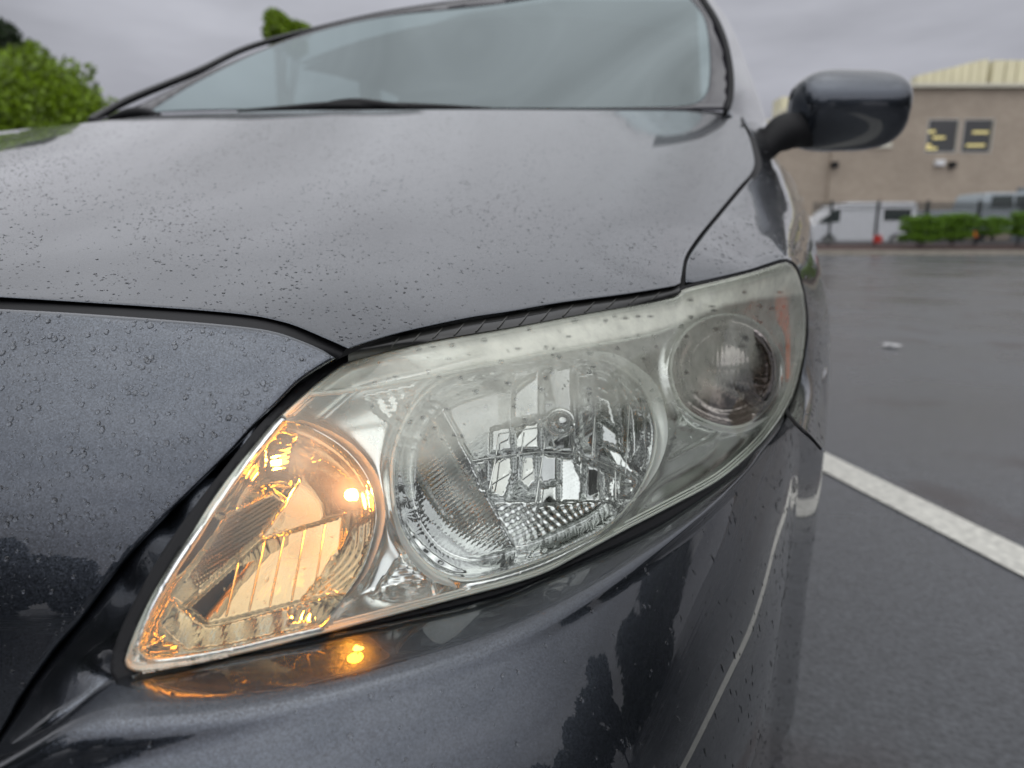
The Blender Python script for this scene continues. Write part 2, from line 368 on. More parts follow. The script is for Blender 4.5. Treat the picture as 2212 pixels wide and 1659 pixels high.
# building
BD = 50.0
def brick_mat():
    m, t, b = mat('tan_brick'); n = t.nodes.new; l = t.links.new
    c = n('ShaderNodeTexCoord'); br = n('ShaderNodeTexBrick'); br.inputs['Color1'].default_value = (.37, .305, .235, 1); br.inputs['Color2'].default_value = (.32, .26, .20, 1); br.inputs['Mortar'].default_value = (.39, .34, .28, 1)
    br.inputs['Scale'].default_value = 1; br.inputs['Brick Width'].default_value = .4; br.inputs['Row Height'].default_value = .2; br.inputs['Mortar Size'].default_value = .02
    mp = n('ShaderNodeMapping'); mp.inputs['Rotation'].default_value = (math.radians(90), 0, 0); l(c.outputs['Object'], mp.inputs[0]); l(mp.outputs[0], br.inputs['Vector'])
    no = n('ShaderNodeTexNoise'); no.inputs['Scale'].default_value = .25; no.inputs['Detail'].default_value = 5; l(c.outputs['Object'], no.inputs['Vector'])
    r = n('ShaderNodeMapRange'); r.inputs['From Min'].default_value = .3; r.inputs['From Max'].default_value = .7; r.inputs['To Min'].default_value = .86; r.inputs['To Max'].default_value = 1.12; l(no.outputs['Fac'], r.inputs['Value'])
    s = n('ShaderNodeVectorMath'); s.operation = 'SCALE'; l(br.outputs['Color'], s.inputs[0]); l(r.outputs[0], s.inputs['Scale']); l(s.outputs[0], b.inputs['Base Color']); b.inputs['Roughness'].default_value = .85
    return m
BRICK = brick_mat(); CREAM = simple('cream_metal_panel', (.62, .58, .40), .5, noise=.06, nscale=.8); COPE = simple('cream_coping', (.60, .57, .46), .5)
l0, zt = fl(1640, 190, BD); l1 = l0+75
bldg = empty('brick_building', B(l0, BD, .36), ROT)
tag(bldg, 'long tan brick building with cream roof edge and lit upper windows', 'building')
INV = Matrix.Rotation(-ROT, 4, 'Z')@Matrix.Translation(-Vector(B(l0, BD, .36)))
def bpart(name, m, pix, dist0, dist1, parent=bldg, label=None):
    """box between two pixel corners measured on the plane dist0, running back to dist1 (building frame)"""
    (u0, v0, u1, v1) = pix; a, z1 = fl(u0, v0, dist0); b, z0 = fl(u1, v1, dist0)
    mb_ = MB(); mb_.box((( a+b)/2-l0, (dist0+dist1)/2-BD, (z0+z1)/2-.36), ((b-a)/2, abs(dist1-dist0)/2, (z1-z0)/2)); o = mb_.build(name, m, parent)
    if label: o['label'] = label
    return o
# wall as a frame of pieces around the two window openings
W1 = (2006, 257, 2064, 330); W2 = (2083, 257, 2139, 330)
def wpix(u, v): a, z = fl(u, v, BD); return a-l0, z-.36
def wallbox(mb_, x0, x1, z0, z1): mb_.box(((x0+x1)/2, .15, (z0+z1)/2), ((x1-x0)/2, .15, (z1-z0)/2))
xa, ztop = wpix(W1[0], W1[1]); xb, zbot = wpix(W1[2], W1[3]); xc, _ = wpix(W2[0], W2[1]); xd, _ = wpix(W2[2], W2[3]); H = zt-.36
mbw = MB()
xs_, _q = wpix(1800, 300); hl_ = wpix(1700, 268)[1]
for (x0, x1, z0, z1) in ((xs_, 75, 0, zbot), (xs_, 75, ztop, H), (xs_, xa, zbot, ztop), (xb, xc, zbot, ztop), (xd, 75, zbot, ztop)): wallbox(mbw, x0, x1, z0, z1)
mbw.box((xs_/2, 6.2, hl_/2), (xs_/2, 6, hl_/2)); mbw.build('wall', BRICK, bldg)
mbc = MB(); mbc.box(((75+xs_)/2, 5.8, H+.12), ((75-xs_)/2, 6.2, .12)); mbc.box((xs_/2, 5.8, hl_+.12), (xs_/2, 6.2, .12)); mbc.build('coping', COPE, bldg)
ROOMM = simple('dark_room', (.03, .055, .03), .8); GLS = thin_glass('window_glass', (.5, .62, .52), 1.7)
LIT = emit('ceiling_light_glow', (1.0, .70, .32), 1.3); FRM = simple('pale_window_frame', (.45, .45, .42), .5)
for i, (x0, x1, Lg) in enumerate(((xa, xb, ((.05, .38, .34), (.35, .72, .52), (.02, .30, .75), (.05, .5, .85))), (xc, xd, ((.5, .98, .36), (.35, .92, .75))))):
    wi = MB(); hh = (ztop-zbot)/2; zc = (ztop+zbot)/2
    for (cx, cz, hx, hz) in ((x0+.03, zc, .03, hh), (x1-.03, zc, .03, hh), ((x0+x1)/2, ztop-.03, (x1-x0)/2-.06, .03), ((x0+x1)/2, zbot+.03, (x1-x0)/2-.06, .03)): wi.box((cx, .03, cz), (hx, .06, hz))
    wo = wi.build('window', FRM, bldg)
    pn = MB(); pn.V = [(x0+.06, .05, zbot+.06), (x1-.06, .05, zbot+.06), (x1-.06, .05, ztop-.06), (x0+.06, .05, ztop-.06)]; pn.F = [[0, 1, 2, 3]]; pn.build('pane', GLS, wo)
    rm = MB(); rm.box(((x0+x1)/2, 4.0, zc), (4.5, .05, hh*2)); rm.box(((x0+x1)/2, 2.2, zc+hh*2.1), (4.5, 1.9, .05)); rm.build('room_back', ROOMM, wo)
    for (f0, f1, g0) in Lg:
        lb = MB(); lb.box((x0+(f0+f1)/2*(x1-x0), .5, ztop-g0*(ztop-zbot)), ((f1-f0)/2*(x1-x0), .1, .07)); lb.build('ceiling_light', LIT, wo)
# cream metal upper storey, set back, in panels
UD = BD+14
prof = [(1980, 160), (2112, 129), (2145, 127)]
(xl, z_) = fl(1983, 186, UD); 
def up(u, v): a, z = fl(u, v, UD); return a-l0, z-.36
upper = []
edges_u = [1983, 2000, 2020, 2040, 2060, 2080, 2100, 2120, 2138]
pmb = 0
def ptop(u): return np.interp(u, [1983, 2060, 2110, 2138], [163, 145, 132, 127])
for k in range(len(edges_u)-1):
    ua, ub = edges_u[k], edges_u[k+1]; x0, za = up(ua, ptop(ua)); x1, zb = up(ub, ptop(ub)); x1 -= .06
    V = [(x0, 14, H-1), (x1, 14, H-1), (x1, 14, zb), (x0, 14, za), (x0, 15, H-1), (x1, 15, H-1), (x1, 15, zb), (x0, 15, za)]
    m_b = MB(); m_b.add(V, [(0, 1, 2, 3), (5, 4, 7, 6), (3, 2, 6, 7), (1, 5, 6, 2), (4, 0, 3, 7)]); m_b.build('panel', CREAM, bldg)
for ua, ub in ((2148, 2175), (2176, 2200), (2201, 2230), (2231, 2260), (2261, 2300)):
    x0, za = up(ua, 130); x1, _ = up(ub, 130); mbx = MB(); mbx.box(((x0+x1)/2-.03, 14.5, (za+H-1)/2), ((x1-x0)/2-.05, .5, (za-H+1)/2)); mbx.build('panel', CREAM, bldg)
x0, za = up(1684, 212); x1, _ = up(1714, 212); mbx = MB(); mbx.box(((x0+x1)/2, 14.5, (za+H-3)/2), ((x1-x0)/2, 1, (za-H+3)/2)); mbx.build('roof_block', CREAM, bldg)
bpart('sign_board', simple('cream_sign', (.62, .6, .5), .6), (1842, 308, 1926, 319), BD-.1, BD-.01)
for (u, v) in ((1805, 355), (2060, 355)):
    bpart('wall_lamp', BLACK, (u-6, v-6, u+6, v+7), BD-.3, BD-.01)
bpart('round_fitting', simple('white_fitting', (.7, .7, .7), .5), (2024, 345, 2041, 357), BD-.3, BD-.01)
bpart('doorway', simple('grey_door', (.16, .18, .19), .5), (2200, 405, 2260, 560), BD-.1, BD-.01)

# fence
FD = KD+3.2; fence = empty('metal_fence', B(0, FD, .3)); tag(fence, 'black metal picket fence standing along the back of the mulch bed', 'fence')
FB = simple('fence_black', (.015, .02, .02), .4)
def fpart(mb_, lat, z0, z1, h=.012, hd=.012):
    c = B(lat, FD, (z0+z1)/2); mb_.box(c, (h, hd, (z1-z0)/2), ROT)
fz1 = fl(1900, 436, FD)[1]; fz0 = .32
fm = MB(); lat0 = fl(1755, 480, FD)[0]; lat1 = lat0+20
for x in np.arange(lat0, lat1, .115): fpart(fm, x, fz0+.05, fz1, .019, .015)
for z in (fz1-.15, fz1-.32, fz0+.15):
    c = B((lat0+lat1)/2, FD, z); fm.box(c, ((lat1-lat0)/2, .02, .02), ROT)
o = fm.build('picket_row', FB); o.parent = fence; o['kind'] = 'stuff'; o.matrix_parent_inverse = Matrix.Translation(-Vector(B(0, FD, .3)))
for u in (1793, 1894, 2000, 2112, 2205, 2320):
    pm = MB(); fpart(pm, fl(u, 480, FD)[0], fz0-.2, fz1+.06, .05, .05); o = pm.build('post', FB); o.parent = fence; o.matrix_parent_inverse = Matrix.Translation(-Vector(B(0, FD, .3)))

# vehicles beyond the fence -- extruded side profiles with arches, windows, wheels
def extr(poly, y0, y1, inset_=0.0):
    n = len(poly); V = [(x, y0, z) for x, z in poly]+[(x, y1, z) for x, z in poly]
    F = [list(range(n)), list(range(n, 2*n))[::-1]]+[[i, n+i, n+(i+1) % n, (i+1) % n] for i in range(n)]
    return V, F
def vehicle(name, label, cat, loc, body, paint, windows, wheels, width, extras=()):
    t = empty(name, loc, ROT); tag(t, label, cat)
    V, F = extr(body, 0, width); o = mesh('body', V, F, paint, t, False)
    bv = o.modifiers.new('b', 'BEVEL'); bv.width = .06; bv.segments = 3; bv.limit_method = 'ANGLE'
    for wp in windows: V, F = extr(wp, -.012, .05); mesh('side_window', V, F, GLASSD, t, False)
    for (x, r) in wheels:
        b = bmesh.new(); bmesh.ops.create_cone(b, cap_ends=True, segments=24, radius1=r, radius2=r, depth=.22, matrix=Matrix.Translation((x, .08, r))@Matrix.Rotation(math.pi/2, 4, 'X'))
        me = bpy.data.meshes.new('wheel'); b.to_mesh(me); b.free(); me.materials.append(BLACK); ww = bpy.data.objects.new('wheel', me); COL.objects.link(ww); ww.parent = t
        b = bmesh.new(); bmesh.ops.create_cone(b, cap_ends=True, segments=16, radius1=r*.6, radius2=r*.5, depth=.03, matrix=Matrix.Translation((x, -.04, r))@Matrix.Rotation(math.pi/2, 4, 'X'))
        me = bpy.data.meshes.new('rim'); b.to_mesh(me); b.free(); me.materials.append(FRM); rr_ = bpy.data.objects.new('rim', me); COL.objects.link(rr_); rr_.parent = ww
    for nm, m_, box in extras:
        mb_ = MB(); mb_.box(box[0], box[1]); mb_.build(nm, m_, t)
    return t
GLASSD = simple('dark_car_glass', (.015, .025, .022), .08)
VW = simple('white_van_paint', (.85, .86, .88), .25, coat=.5)
VD = KD+10; vx, _ = fl(1750, 490, VD)
van = vehicle('white_van', 'white panel van parked behind the metal fence nearest the car mirror', 'van', B(vx, VD, .10),
  [(0, .3), (0, .95), (.12, 1.15), (.5, 1.32), (1.35, 2.10), (2.0, 2.28), (5.35, 2.28), (5.5, 2.05), (5.55, .4), (5.4, .25), (.1, .22)], VW,
  [[(.35, 1.22), (1.15, 1.86), (1.5, 1.92), (1.5, 1.30), (.9, 1.22)], [(3.75, 1.35), (3.75, 1.95), (5.2, 1.95), (5.2, 1.35)]], [(1.0, .34), (4.5, .34)], 1.9,
  [('tail_light', simple('red_light', (.5, .02, .02), .3), ((5.54, .2, 1.2), (.03, .08, .3))), ('bumper', BLACK, ((-.03, .95, .5), (.08, .9, .14)))])
px_, _ = fl(2095, 480, VD+2)
GV = simple('silver_truck_paint', (.30, .34, .36), .3, coat=.5)
truck = vehicle('pickup_truck', 'silver grey crew cab pickup truck behind the fence at the right edge', 'truck', B(px_-2.2, VD+2, .30),
  [(0, .5), (0, 1.28), (2.0, 1.32), (2.15, 1.9), (2.3, 1.98), (4.2, 1.98), (5.1, 1.38), (6.2, 1.25), (6.35, .9), (6.35, .5)], GV,
  [[(2.35, 1.38), (2.4, 1.85), (3.25, 1.87), (3.25, 1.38)], [(3.35, 1.38), (3.35, 1.87), (4.1, 1.87), (4.85, 1.38)]], [(1.2, .4), (5.1, .4)], 1.95)
truck.scale = (1.35, 1.35, 1.35)
dk, _ = fl(1990, 480, VD+5)
vehicle('dark_sedan', 'dark sedan showing only its roof between white van and silver pickup', 'car', B(dk, VD+5, .36),
  [(0, .3), (0, .85), (.9, .98), (1.5, 1.45), (3.0, 1.48), (3.8, 1.05), (4.5, .95), (4.55, .4), (4.4, .28)], simple('dark_car_paint', (.04, .045, .05), .25, coat=1),
  [[(1.2, 1.0), (1.6, 1.38), (2.2, 1.4), (2.2, 1.0)], [(2.3, 1.0), (2.3, 1.4), (2.95, 1.4), (3.5, 1.02)]], [(.9, .32), (3.6, .32)], 1.75)
# foliage
def leafmat(name, col, var=.35):
    m, t, b = mat(name); n = t.nodes.new; l = t.links.new
    oi = n('ShaderNodeNewGeometry'); r = n('ShaderNodeMapRange'); r.inputs['To Min'].default_value = 1-var; r.inputs['To Max'].default_value = 1+var; l(oi.outputs['Random Per Island'], r.inputs['Value'])
    s = n('ShaderNodeVectorMath'); s.operation = 'SCALE'; s.inputs[0].default_value = col; l(r.outputs[0], s.inputs['Scale']); l(s.outputs[0], b.inputs['Base Color']); b.inputs['Roughness'].default_value = .5
    b.inputs['Subsurface Weight'].default_value = 0
    tr = n('ShaderNodeBsdfTranslucent'); mx = n('ShaderNodeMixShader'); mx.inputs[0].default_value = .35; l(s.outputs[0], tr.inputs[0]); l(b.outputs[0], mx.inputs[1]); l(tr.outputs[0], mx.inputs[2])
    l(mx.outputs[0], t.nodes['Material Output'].inputs[0]); return m
LEAF = leafmat('fresh_green_leaf', (.17, .26, .012), .7); LEAFD = leafmat('dark_conifer', (.03, .05, .02)); LEAFB = leafmat('shrub_leaf', (.13, .25, .018)); BARK = simple('bark', (.07, .055, .045), .9, noise=.3)
def leaves(centres, rad, n, size, zs=1.0, seed=1):
    g_ = np.random.default_rng(seed); c = np.asarray(centres, float); rad = np.asarray(rad, float)
    w_ = rad**2; k = g_.choice(len(c), n, p=w_/w_.sum()); dr = g_.normal(size=(n, 3)); dr /= np.linalg.norm(dr, axis=1)[:, None]
    rr = rad[k]*g_.uniform(.25, 1.0, n)**.45
    p = c[k]+dr*rr[:, None]*[1, 1, zs]
    a = g_.normal(size=(n, 3)); a /= np.linalg.norm(a, axis=1)[:, None]; b = np.cross(a, g_.normal(size=(n, 3))); b /= np.linalg.norm(b, axis=1)[:, None]
    s = size*g_.uniform(.6, 1.4, n)[:, None]
    V = np.stack([p-a*s, p+b*s*.5, p+a*s, p-b*s*.5], 1).reshape(-1, 3); F = [[4*i, 4*i+1, 4*i+2, 4*i+3] for i in range(n)]
    return V, F
def tree(name, label, loc, h, crown, n, size, lm, zs=1, seed=1, cat='tree', group=None):
    """crown: list of (x,y,z,r) relative to loc"""
    t = empty(name, loc); tag(t, label, cat, group)
    c = [q[:3] for q in crown]; r = [q[3] for q in crown]; V, F = leaves(c, r, n, size, zs, seed); mesh('crown', V, F, lm, t, False)
    top = max(q[2] for q in crown); pts = [(0, 0, -.1), (0, 0, top*.35), (.04*top, 0, top*.7), (.02*top, 0, top*.95)]
    tr_ = tube('trunk', spl(pts, .3), h*.02+.01, BARK, t, 8, taper=lambda q: 1-.75*q)
    for k in range(min(6, len(crown))):
        q = crown[k]; tube('limb', [(0, 0, top*.3+.05*k*top*.5), (q[0]*.5, q[1]*.5, q[2]*.75), (q[0]*.9, q[1]*.9, q[2])], h*.008, BARK, t, 6, taper=lambda z: 1-.6*z)
    return t
def shrub(label, u0, u1, vt, vb, dist, seed, n=11000):
    a, zt_ = fl(u0, vt, dist); b, zb_ = fl(u1, vb, dist); cx = (a+b)/2; hw = (b-a)/2; hh = (zt_-zb_)/2
    cr = []; g_ = np.random.default_rng(seed)
    for ix in np.linspace(-.58, .58, 5):
        for iz in (.35, 1.0, 1.55):
            for iy in (-.35, .35): cr.append((ix*hw+g_.normal(0, .03), iy, iz*hh+g_.normal(0, .05*hh)-.12*abs(ix)*hh*(iz > 1.2), hh*.36))
    loc = B(cx, dist, zb_); t = empty('shrub', loc, ROT); tag(t, label, 'shrub', 'clipped shrubs in the mulch bed')
    V, F = leaves([q[:3] for q in cr], [q[3] for q in cr], n, .04, .9, seed); mesh('foliage', V, F, LEAFB, t, False)
    for s_ in (-.3, 0, .3): tube('stem', [(s_*.2*hw, 0, -.2), (s_*hw, 0, hh*.8)], .02, BARK, t, 6)
shrub('leftmost clipped green shrub in front of the white van', 1948, 2030, 462, 522, KD+1.6, 1)
shrub('second clipped green shrub, touching the leftmost one', 2024, 2099, 457, 518, KD+1.9, 2)
shrub('small round green shrub standing alone below the pickup', 2122, 2172, 466, 508, KD+1.9, 3, 4000)
shrub('green shrub cut off by the right edge of the photo', 2192, 2262, 452, 512, KD+1.9, 4)
for (u0, v0, u1, v1, lb, m_) in ((1889, 508, 1903, 524, 'small red marker box at the foot of the fence before the van', simple('red_plastic', (.45, .03, .02), .5)), (2100, 500, 2109, 512, 'small orange cone half hidden behind the second shrub', simple('orange_plastic', (.7, .15, .02), .5))):
    a, z1 = fl(u0, v0, FD-.2); b, z0 = fl(u1, v1, FD-.2); mbx = MB(); mbx.box(B((a+b)/2, FD-.2, (z0+z1)/2), ((b-a)/2, .1, (z1-z0)/2), ROT, .6 if 'cone' in lb else .9)
    tag(mbx.build('marker_cone' if 'cone' in lb else 'marker_box', m_), lb, 'cone' if 'cone' in lb else 'marker')
# trees to the left
def BT(u, v, dist):
    a, z = fl(u, v, dist); return B(a, dist, z)
TD = 11.0; base = BT(60, 505, TD); base[2] = 0; cr = []
g_ = np.random.default_rng(5)
for (u, v, r) in ((20, 215, .75), (70, 190, .55), (110, 230, .6), (150, 250, .55), (60, 250, .8), (185, 270, .45), (40, 290, .9), (120, 290, .8), (165, 300, .7),
   (75, 120, .22), (70, 150, .4), (105, 165, .25), (140, 170, .2), (150, 145, .16), (125, 190, .3), (185, 215, .22), (205, 205, .12), (195, 150, .08), (190, 185, .16), (235, 250, .14), (215, 260, .22), (245, 220, .07), (240, 270, .16), (225, 235, .12), (165, 205, .16), (175, 165, .10), (250, 285, .12), (30, 160, .35), (100, 200, .35), (-60, 250, .9), (-80, 160, .6), (60, 370, 1.1), (-20, 350, 1.0)):
    p_ = BT(u, v, TD+g_.uniform(-.5, .5)); q = p_-base; cr.append((q[0], q[1], q[2], r))
tree('leafy_tree', 'bright green leafy tree rising over the left end of the hood', base, 4, cr, 26000, .045, LEAF, 1, 5)
TD2 = 22.0; base = BT(0, 505, TD2); base[2] = 0; cr = []
for (u, v, r) in ((0, 75, .45), (15, 110, .75), (-10, 120, .9), (30, 150, .8), (-30, 170, 1.4), (10, 220, 1.6), (40, 190, .7), (20, 300, 2.0)):
    p_ = BT(u, v, TD2); q = p_-base; cr.append((q[0], q[1], q[2], r))
tree('conifer_tree', 'dark green conifer behind the bright green tree at the left edge', base, 8, cr, 14000, .10, LEAFD, 1, 6)
TD3 = 16.0; base = BT(620, 505, TD3); base[2] = 0; cr = []
for (u, v, r) in ((592, 42, .22), (605, 58, .28), (622, 66, .22), (645, 62, .16), (660, 66, .14), (598, 74, .3), (625, 84, .3), (640, 100, .25)):
    p_ = BT(u, v, TD3); q = p_-base; cr.append((q[0], q[1], q[2], r))
tree('young_tree', 'treetop of a green tree poking above the far windshield pillar', base, 6, cr, 6000, .05, LEAF, 1, 7)

# ================================================================== THE CAR
car = empty('parked_sedan', (0, 0, 0)); tag(car, 'dark slate grey rain-beaded sedan with its amber turn signal lit', 'car')
# ---- hood
hood_front = spl([(-60, 640), (0, 643), (145, 652), (300, 662), (450, 673), (545, 683), (600, 694), (640, 706), (700, 731), (752, 754)])
hood_lamp = spl([(752, 754), (800, 738), (875, 717), (1009, 688), (1106, 673), (1209, 655), (1359, 635), (1459, 618), (1470, 612)])
hood_gap = spl([(1470, 612), (1474, 590), (1481, 555), (1506, 515), (1546, 465), (1596, 405), (1621, 377), (1630, 355), (1626, 325), (1614, 287), (1598, 260), (1571, 243)])
hood_rear = spl([(1571, 243), (1531, 240), (1400, 239), (1106, 237), (900, 237), (700, 238), (550, 241), (400, 247), (319, 251), (205, 263), (100, 273), (0, 284), (-60, 290)])
hood_poly = join(hood_front, hood_lamp, hood_gap, hood_rear, lin([(-60, 290), (-60, 640)]))
_hp = np.array([(0, 643, .425), (300, 662, .42), (600, 694, .425), (752, 754, .435), (1106, 673, .505), (1300, 643, .56), (1470, 612, .62), (1546, 465, .85), (1630, 355, 1.15), (1571, 243, 1.27),
  (1200, 239, 1.27), (900, 237, 1.30), (550, 241, 1.42), (200, 263, 1.58), (0, 284, 1.36), (300, 450, .66), (600, 450, .66), (900, 450, .69), (1250, 450, .76), (0, 450, .69), (600, 340, .90), (1000, 340, .93), (1350, 340, 1.02), (200, 340, .95)])
_hw = P(_hp[:, 0], _hp[:, 1], _hp[:, 2])
def hbasis(x, y): return np.stack([1+0*x, x, y, x*x, x*y, y*y, y**3*.3, x*x*y*.3], -1)
_A = hbasis(_hw[:, 0], _hw[:, 1]); HC = np.linalg.solve(_A.T@_A+1e-4*np.eye(8), _A.T@_hw[:, 2])
_c0 = np.array([.50, .42]); _c1 = np.array([.665, 1.03]); _cn = np.array([_c1[1]-_c0[1], -(_c1[0]-_c0[0])]); _cn /= np.linalg.norm(_cn)
def hood_z(x, y):
    z = hbasis(x, y)@HC
    for c0_, sg, k, sf in ((_c0, 1, .15, .012),):
        t = ((x-c0_[0])*_cn[0]+(y-c0_[1])*_cn[1]); z = z-k*sm_(y, .30, .60)*sf*np.log1p(np.exp(np.clip(t/sf, -30, 30)))*.5
    return z
def sm_(x, a, b): t = np.clip((x-a)/(b-a), 0, 1); return t*t*(3-2*t)
def D_hood(u, v):
    u = np.atleast_1d(np.asarray(u, float)); v = np.atleast_1d(np.asarray(v, float)); r = rayd(u, v)
    d = HD0(u, v); lo = d*.80; hi = d*1.25
    for _ in range(40):
        m = (lo+hi)/2; p = CAM+r*m[..., None]; above = p[..., 2]-hood_z(p[..., 0], p[..., 1]) > 0
        lo = np.where(above, m, lo); hi = np.where(above, hi, m)
    return (lo+hi)/2
HD0 = TPS(_hp, smooth=2e-4)
def nr(us, lo, hi): return np.clip((us-lo)/(hi-lo), 0, 1)
hood = panel('hood', hood_poly, D_hood, PAINT, car, 12, rnd=7, rr=.003, skirt=.02, roundmask=lambda u, v: np.clip((v-300)/100, 0, 1))
# ---- bumper upper face beside the grille
bt = spl([(-60, 665), (0, 667), (145, 675), (300, 686), (450, 698), (545, 708), (600, 718), (650, 735), (700, 756), (727, 773)])
bl = spl([(727, 773), (650, 823), (600, 873), (550, 923), (500, 978), (425, 1053), (350, 1128), (280, 1203), (225, 1273), (175, 1343), (125, 1400), (50, 1505), (20, 1560), (-60, 1690)])
bpoly = join(bt, bl, lin([(-60, 1690), (-60, 665)]))
class POLY:
    def __init__(s, pts, deg=2, lam=1e-5):
        a = np.array(pts, float); s.deg = deg; A = s.b(a[:, 0], a[:, 1]); s.c = np.linalg.solve(A.T@A+lam*np.eye(A.shape[1]), A.T@(1/a[:, 2]))
    def b(s, u, v):
        x = (np.asarray(u, float)-500)/500; y = (np.asarray(v, float)-1000)/500; return np.stack([x**i*y**j for i in range(s.deg+1) for j in range(s.deg+1-i)], -1)
    def __call__(s, u, v): return 1/(s.b(np.atleast_1d(u), np.atleast_1d(v))@s.c)
def D_b(u, v):
    u = np.atleast_1d(np.asarray(u, float)); v = np.atleast_1d(np.asarray(v, float)); r = rayd(u, v); lo = np.full(u.shape, .24); hi = np.full(u.shape, .60)
    for _ in range(40):
        m = (lo+hi)/2; p = CAM+r*m[..., None]; X = p[..., 0]-.28; h = .735-p[..., 2]; hc = np.clip(h, 0, .20)
        f = .86*hc-2.0*hc*hc+.86*np.minimum(h, 0)+.06*np.maximum(h-.20, 0); back = p[..., 1]-(.018+.20*X+.95*X*X-f) > 0
        hi = np.where(back, m, hi); lo = np.where(back, lo, m)
    return (lo+hi)/2
bump_up = panel('bumper_upper', bpoly, D_b, PAINT, car, 11, rnd=9, rr=.004, skirt=.03)
# ---- black weatherstrip between hood edge and bumper
def ribbon(name, A, Bc, DA, DB, mat_, parent, rows=5, bulge=.0, back=.0):
    n = max(len(A), len(Bc)); t = np.linspace(0, 1, n)
    def rs(c): s = np.r_[0, np.cumsum(np.linalg.norm(np.diff(c, axis=0), axis=1))]; s /= s[-1]; return np.stack([np.interp(t, s, c[:, k]) for k in range(2)], -1)
    A = rs(np.array(A)); Bc = rs(np.array(Bc)); G = []
    for k in range(rows):
        s = k/(rows-1); q = A*(1-s)+Bc*s; d = (DA(A[:, 0], A[:, 1])*(1-s)+DB(Bc[:, 0], Bc[:, 1])*s)+back-bulge*math.sin(math.pi*s)
        G.append(P(q[:, 0], q[:, 1], d))
    return grid(name, np.array(G), mat_, parent)
ribbon('hood_seal', inset(hood_front, 0)-[0, 6], bt+[0, 8], lambda u, v: D_hood(u, v), D_b, BLACK, car, 9, bulge=.004, back=.012)
# ---- windshield
GLASS = thin_glass('windshield_glass', (.20, .26, .26), 2.5, 0.0, (.86, .98, 1.0))
FRIT = simple('windshield_frit', (.02, .018, .025), .05, spec=1.0)
D_w = TPS([(315, 247, 1.60), (700, 236, 1.42), (1106, 237, 1.36), (1531, 240, 1.33), (1571, 240, 1.33), (700, 56, 1.86), (1000, 6, 1.90), (1300, -60, 1.92), (1518, 0, 1.62), (1568, 100, 1.45), (430, 160, 1.72), (900, 120, 1.62), (1200, 120, 1.55), (560, 98, 1.82), (1500, -200, 2.2), (900, -40, 2.0), (1200, -200, 2.3)], smooth=2e-4)
wout = join(spl([(200, 262), (319, 246), (400, 241), (550, 238), (900, 235), (1200, 236), (1531, 239), (1568, 239)]),
  spl([(1568, 239), (1576, 215), (1578, 165), (1568, 100), (1546, 45), (1518, 0), (1480, -60), (1440, -110)]), spl([(1440, -110), (1200, -60), (1000, -4), (833, 27), (701, 58), (560, 108), (421, 166), (300, 226), (200, 262)]))
win = join(spl([(318, 244), (400, 238), (550, 235), (900, 232), (1200, 233), (1400, 231), (1476, 228), (1506, 220), (1526, 200), (1533, 160), (1532, 100), (1521, 40), (1491, 0), (1450, -45), (1420, -70)]),
  spl([(1420, -70), (1300, -30), (1106, 5), (980, 20), (833, 36), (701, 64), (560, 112), (421, 180), (318, 244)]))
panel('windshield', win, lambda u, v: D_w(u, v), GLASS, car, 16, skirt=0)
panel('windshield_border', wout, lambda u, v: D_w(u, v)+.002, FRIT, car, 16, skirt=.01, holes=[inset(win, 2)])
# trim, pillars
tube('windshield_trim', P(*(lambda q: (q[:, 0], q[:, 1], D_w(q[:, 0], q[:, 1])-.007))(spl([(1568, 242), (1577, 215), (1579, 165), (1569, 100), (1548, 45), (1520, 0), (1482, -60)], 10))), .006, BLACK, car)
lp = spl([(196, 262), (274, 218), (421, 157), (539, 102), (701, 58), (833, 28), (980, 5), (1106, -8)], 12)
tube('far_pillar', P(lp[:, 0], lp[:, 1], D_w(lp[:, 0], lp[:, 1])+.01), .010, GLOSSBLK, car, 10, taper=lambda t: 1.0-.62*t)
# near pillar (paint)
ap = join(spl([(1571, 246), (1579, 215), (1582, 165), (1572, 100), (1551, 45), (1523, 0), (1485, -60)]), spl([(1500, -60), (1541, 0), (1576, 50), (1606, 120), (1626, 175), (1646, 230), (1656, 265), (1662, 300)]), lin([(1662, 300), (1615, 288), (1571, 246)]))
D_ap = TPS([(1571, 246, 1.30), (1582, 165, 1.42), (1551, 45, 1.56), (1485, -60, 1.78), (1500, -60, 1.95), (1541, 0, 1.85), (1606, 120, 1.72), (1646, 230, 1.58), (1662, 300, 1.50), (1615, 288, 1.32), (1612, 200, 1.44)])
panel('near_pillar', ap, D_ap, PAINT, car, 10, rnd=6, rr=.01, skirt=.05)
# ---- fender
FS = np.array([(1656, 265), (1676, 340), (1701, 370), (1726, 415), (1741, 450), (1751, 480), (1761, 525), (1768, 560), (1778, 600), (1787, 650), (1792, 710), (1792, 780), (1791, 830), (1787, 905), (1781, 978)], float)
fsil = spl(FS, 7)
fend = join(spl([(1480, 610), (1486, 562), (1516, 515), (1556, 465), (1606, 405), (1629, 377), (1637, 350), (1633, 320), (1620, 284), (1604, 258)]), lin([(1604, 258), (1656, 265)]), fsil,
  spl([(1781, 978), (1754, 946), (1729, 923), (1709, 900), (1703, 884)]), spl([(1703, 884), (1718, 853), (1733, 803), (1742, 753), (1745, 703), (1741, 648), (1733, 613), (1723, 580), (1712, 566), (1699, 560)]), spl([(1699, 560), (1684, 562), (1609, 586), (1499, 612), (1480, 610)]))
FLK = np.array([[.790, .513], [.813, .578], [.837, .642], [.854, .690], [.860, .725], [.861, .80], [.861, 1.05]])
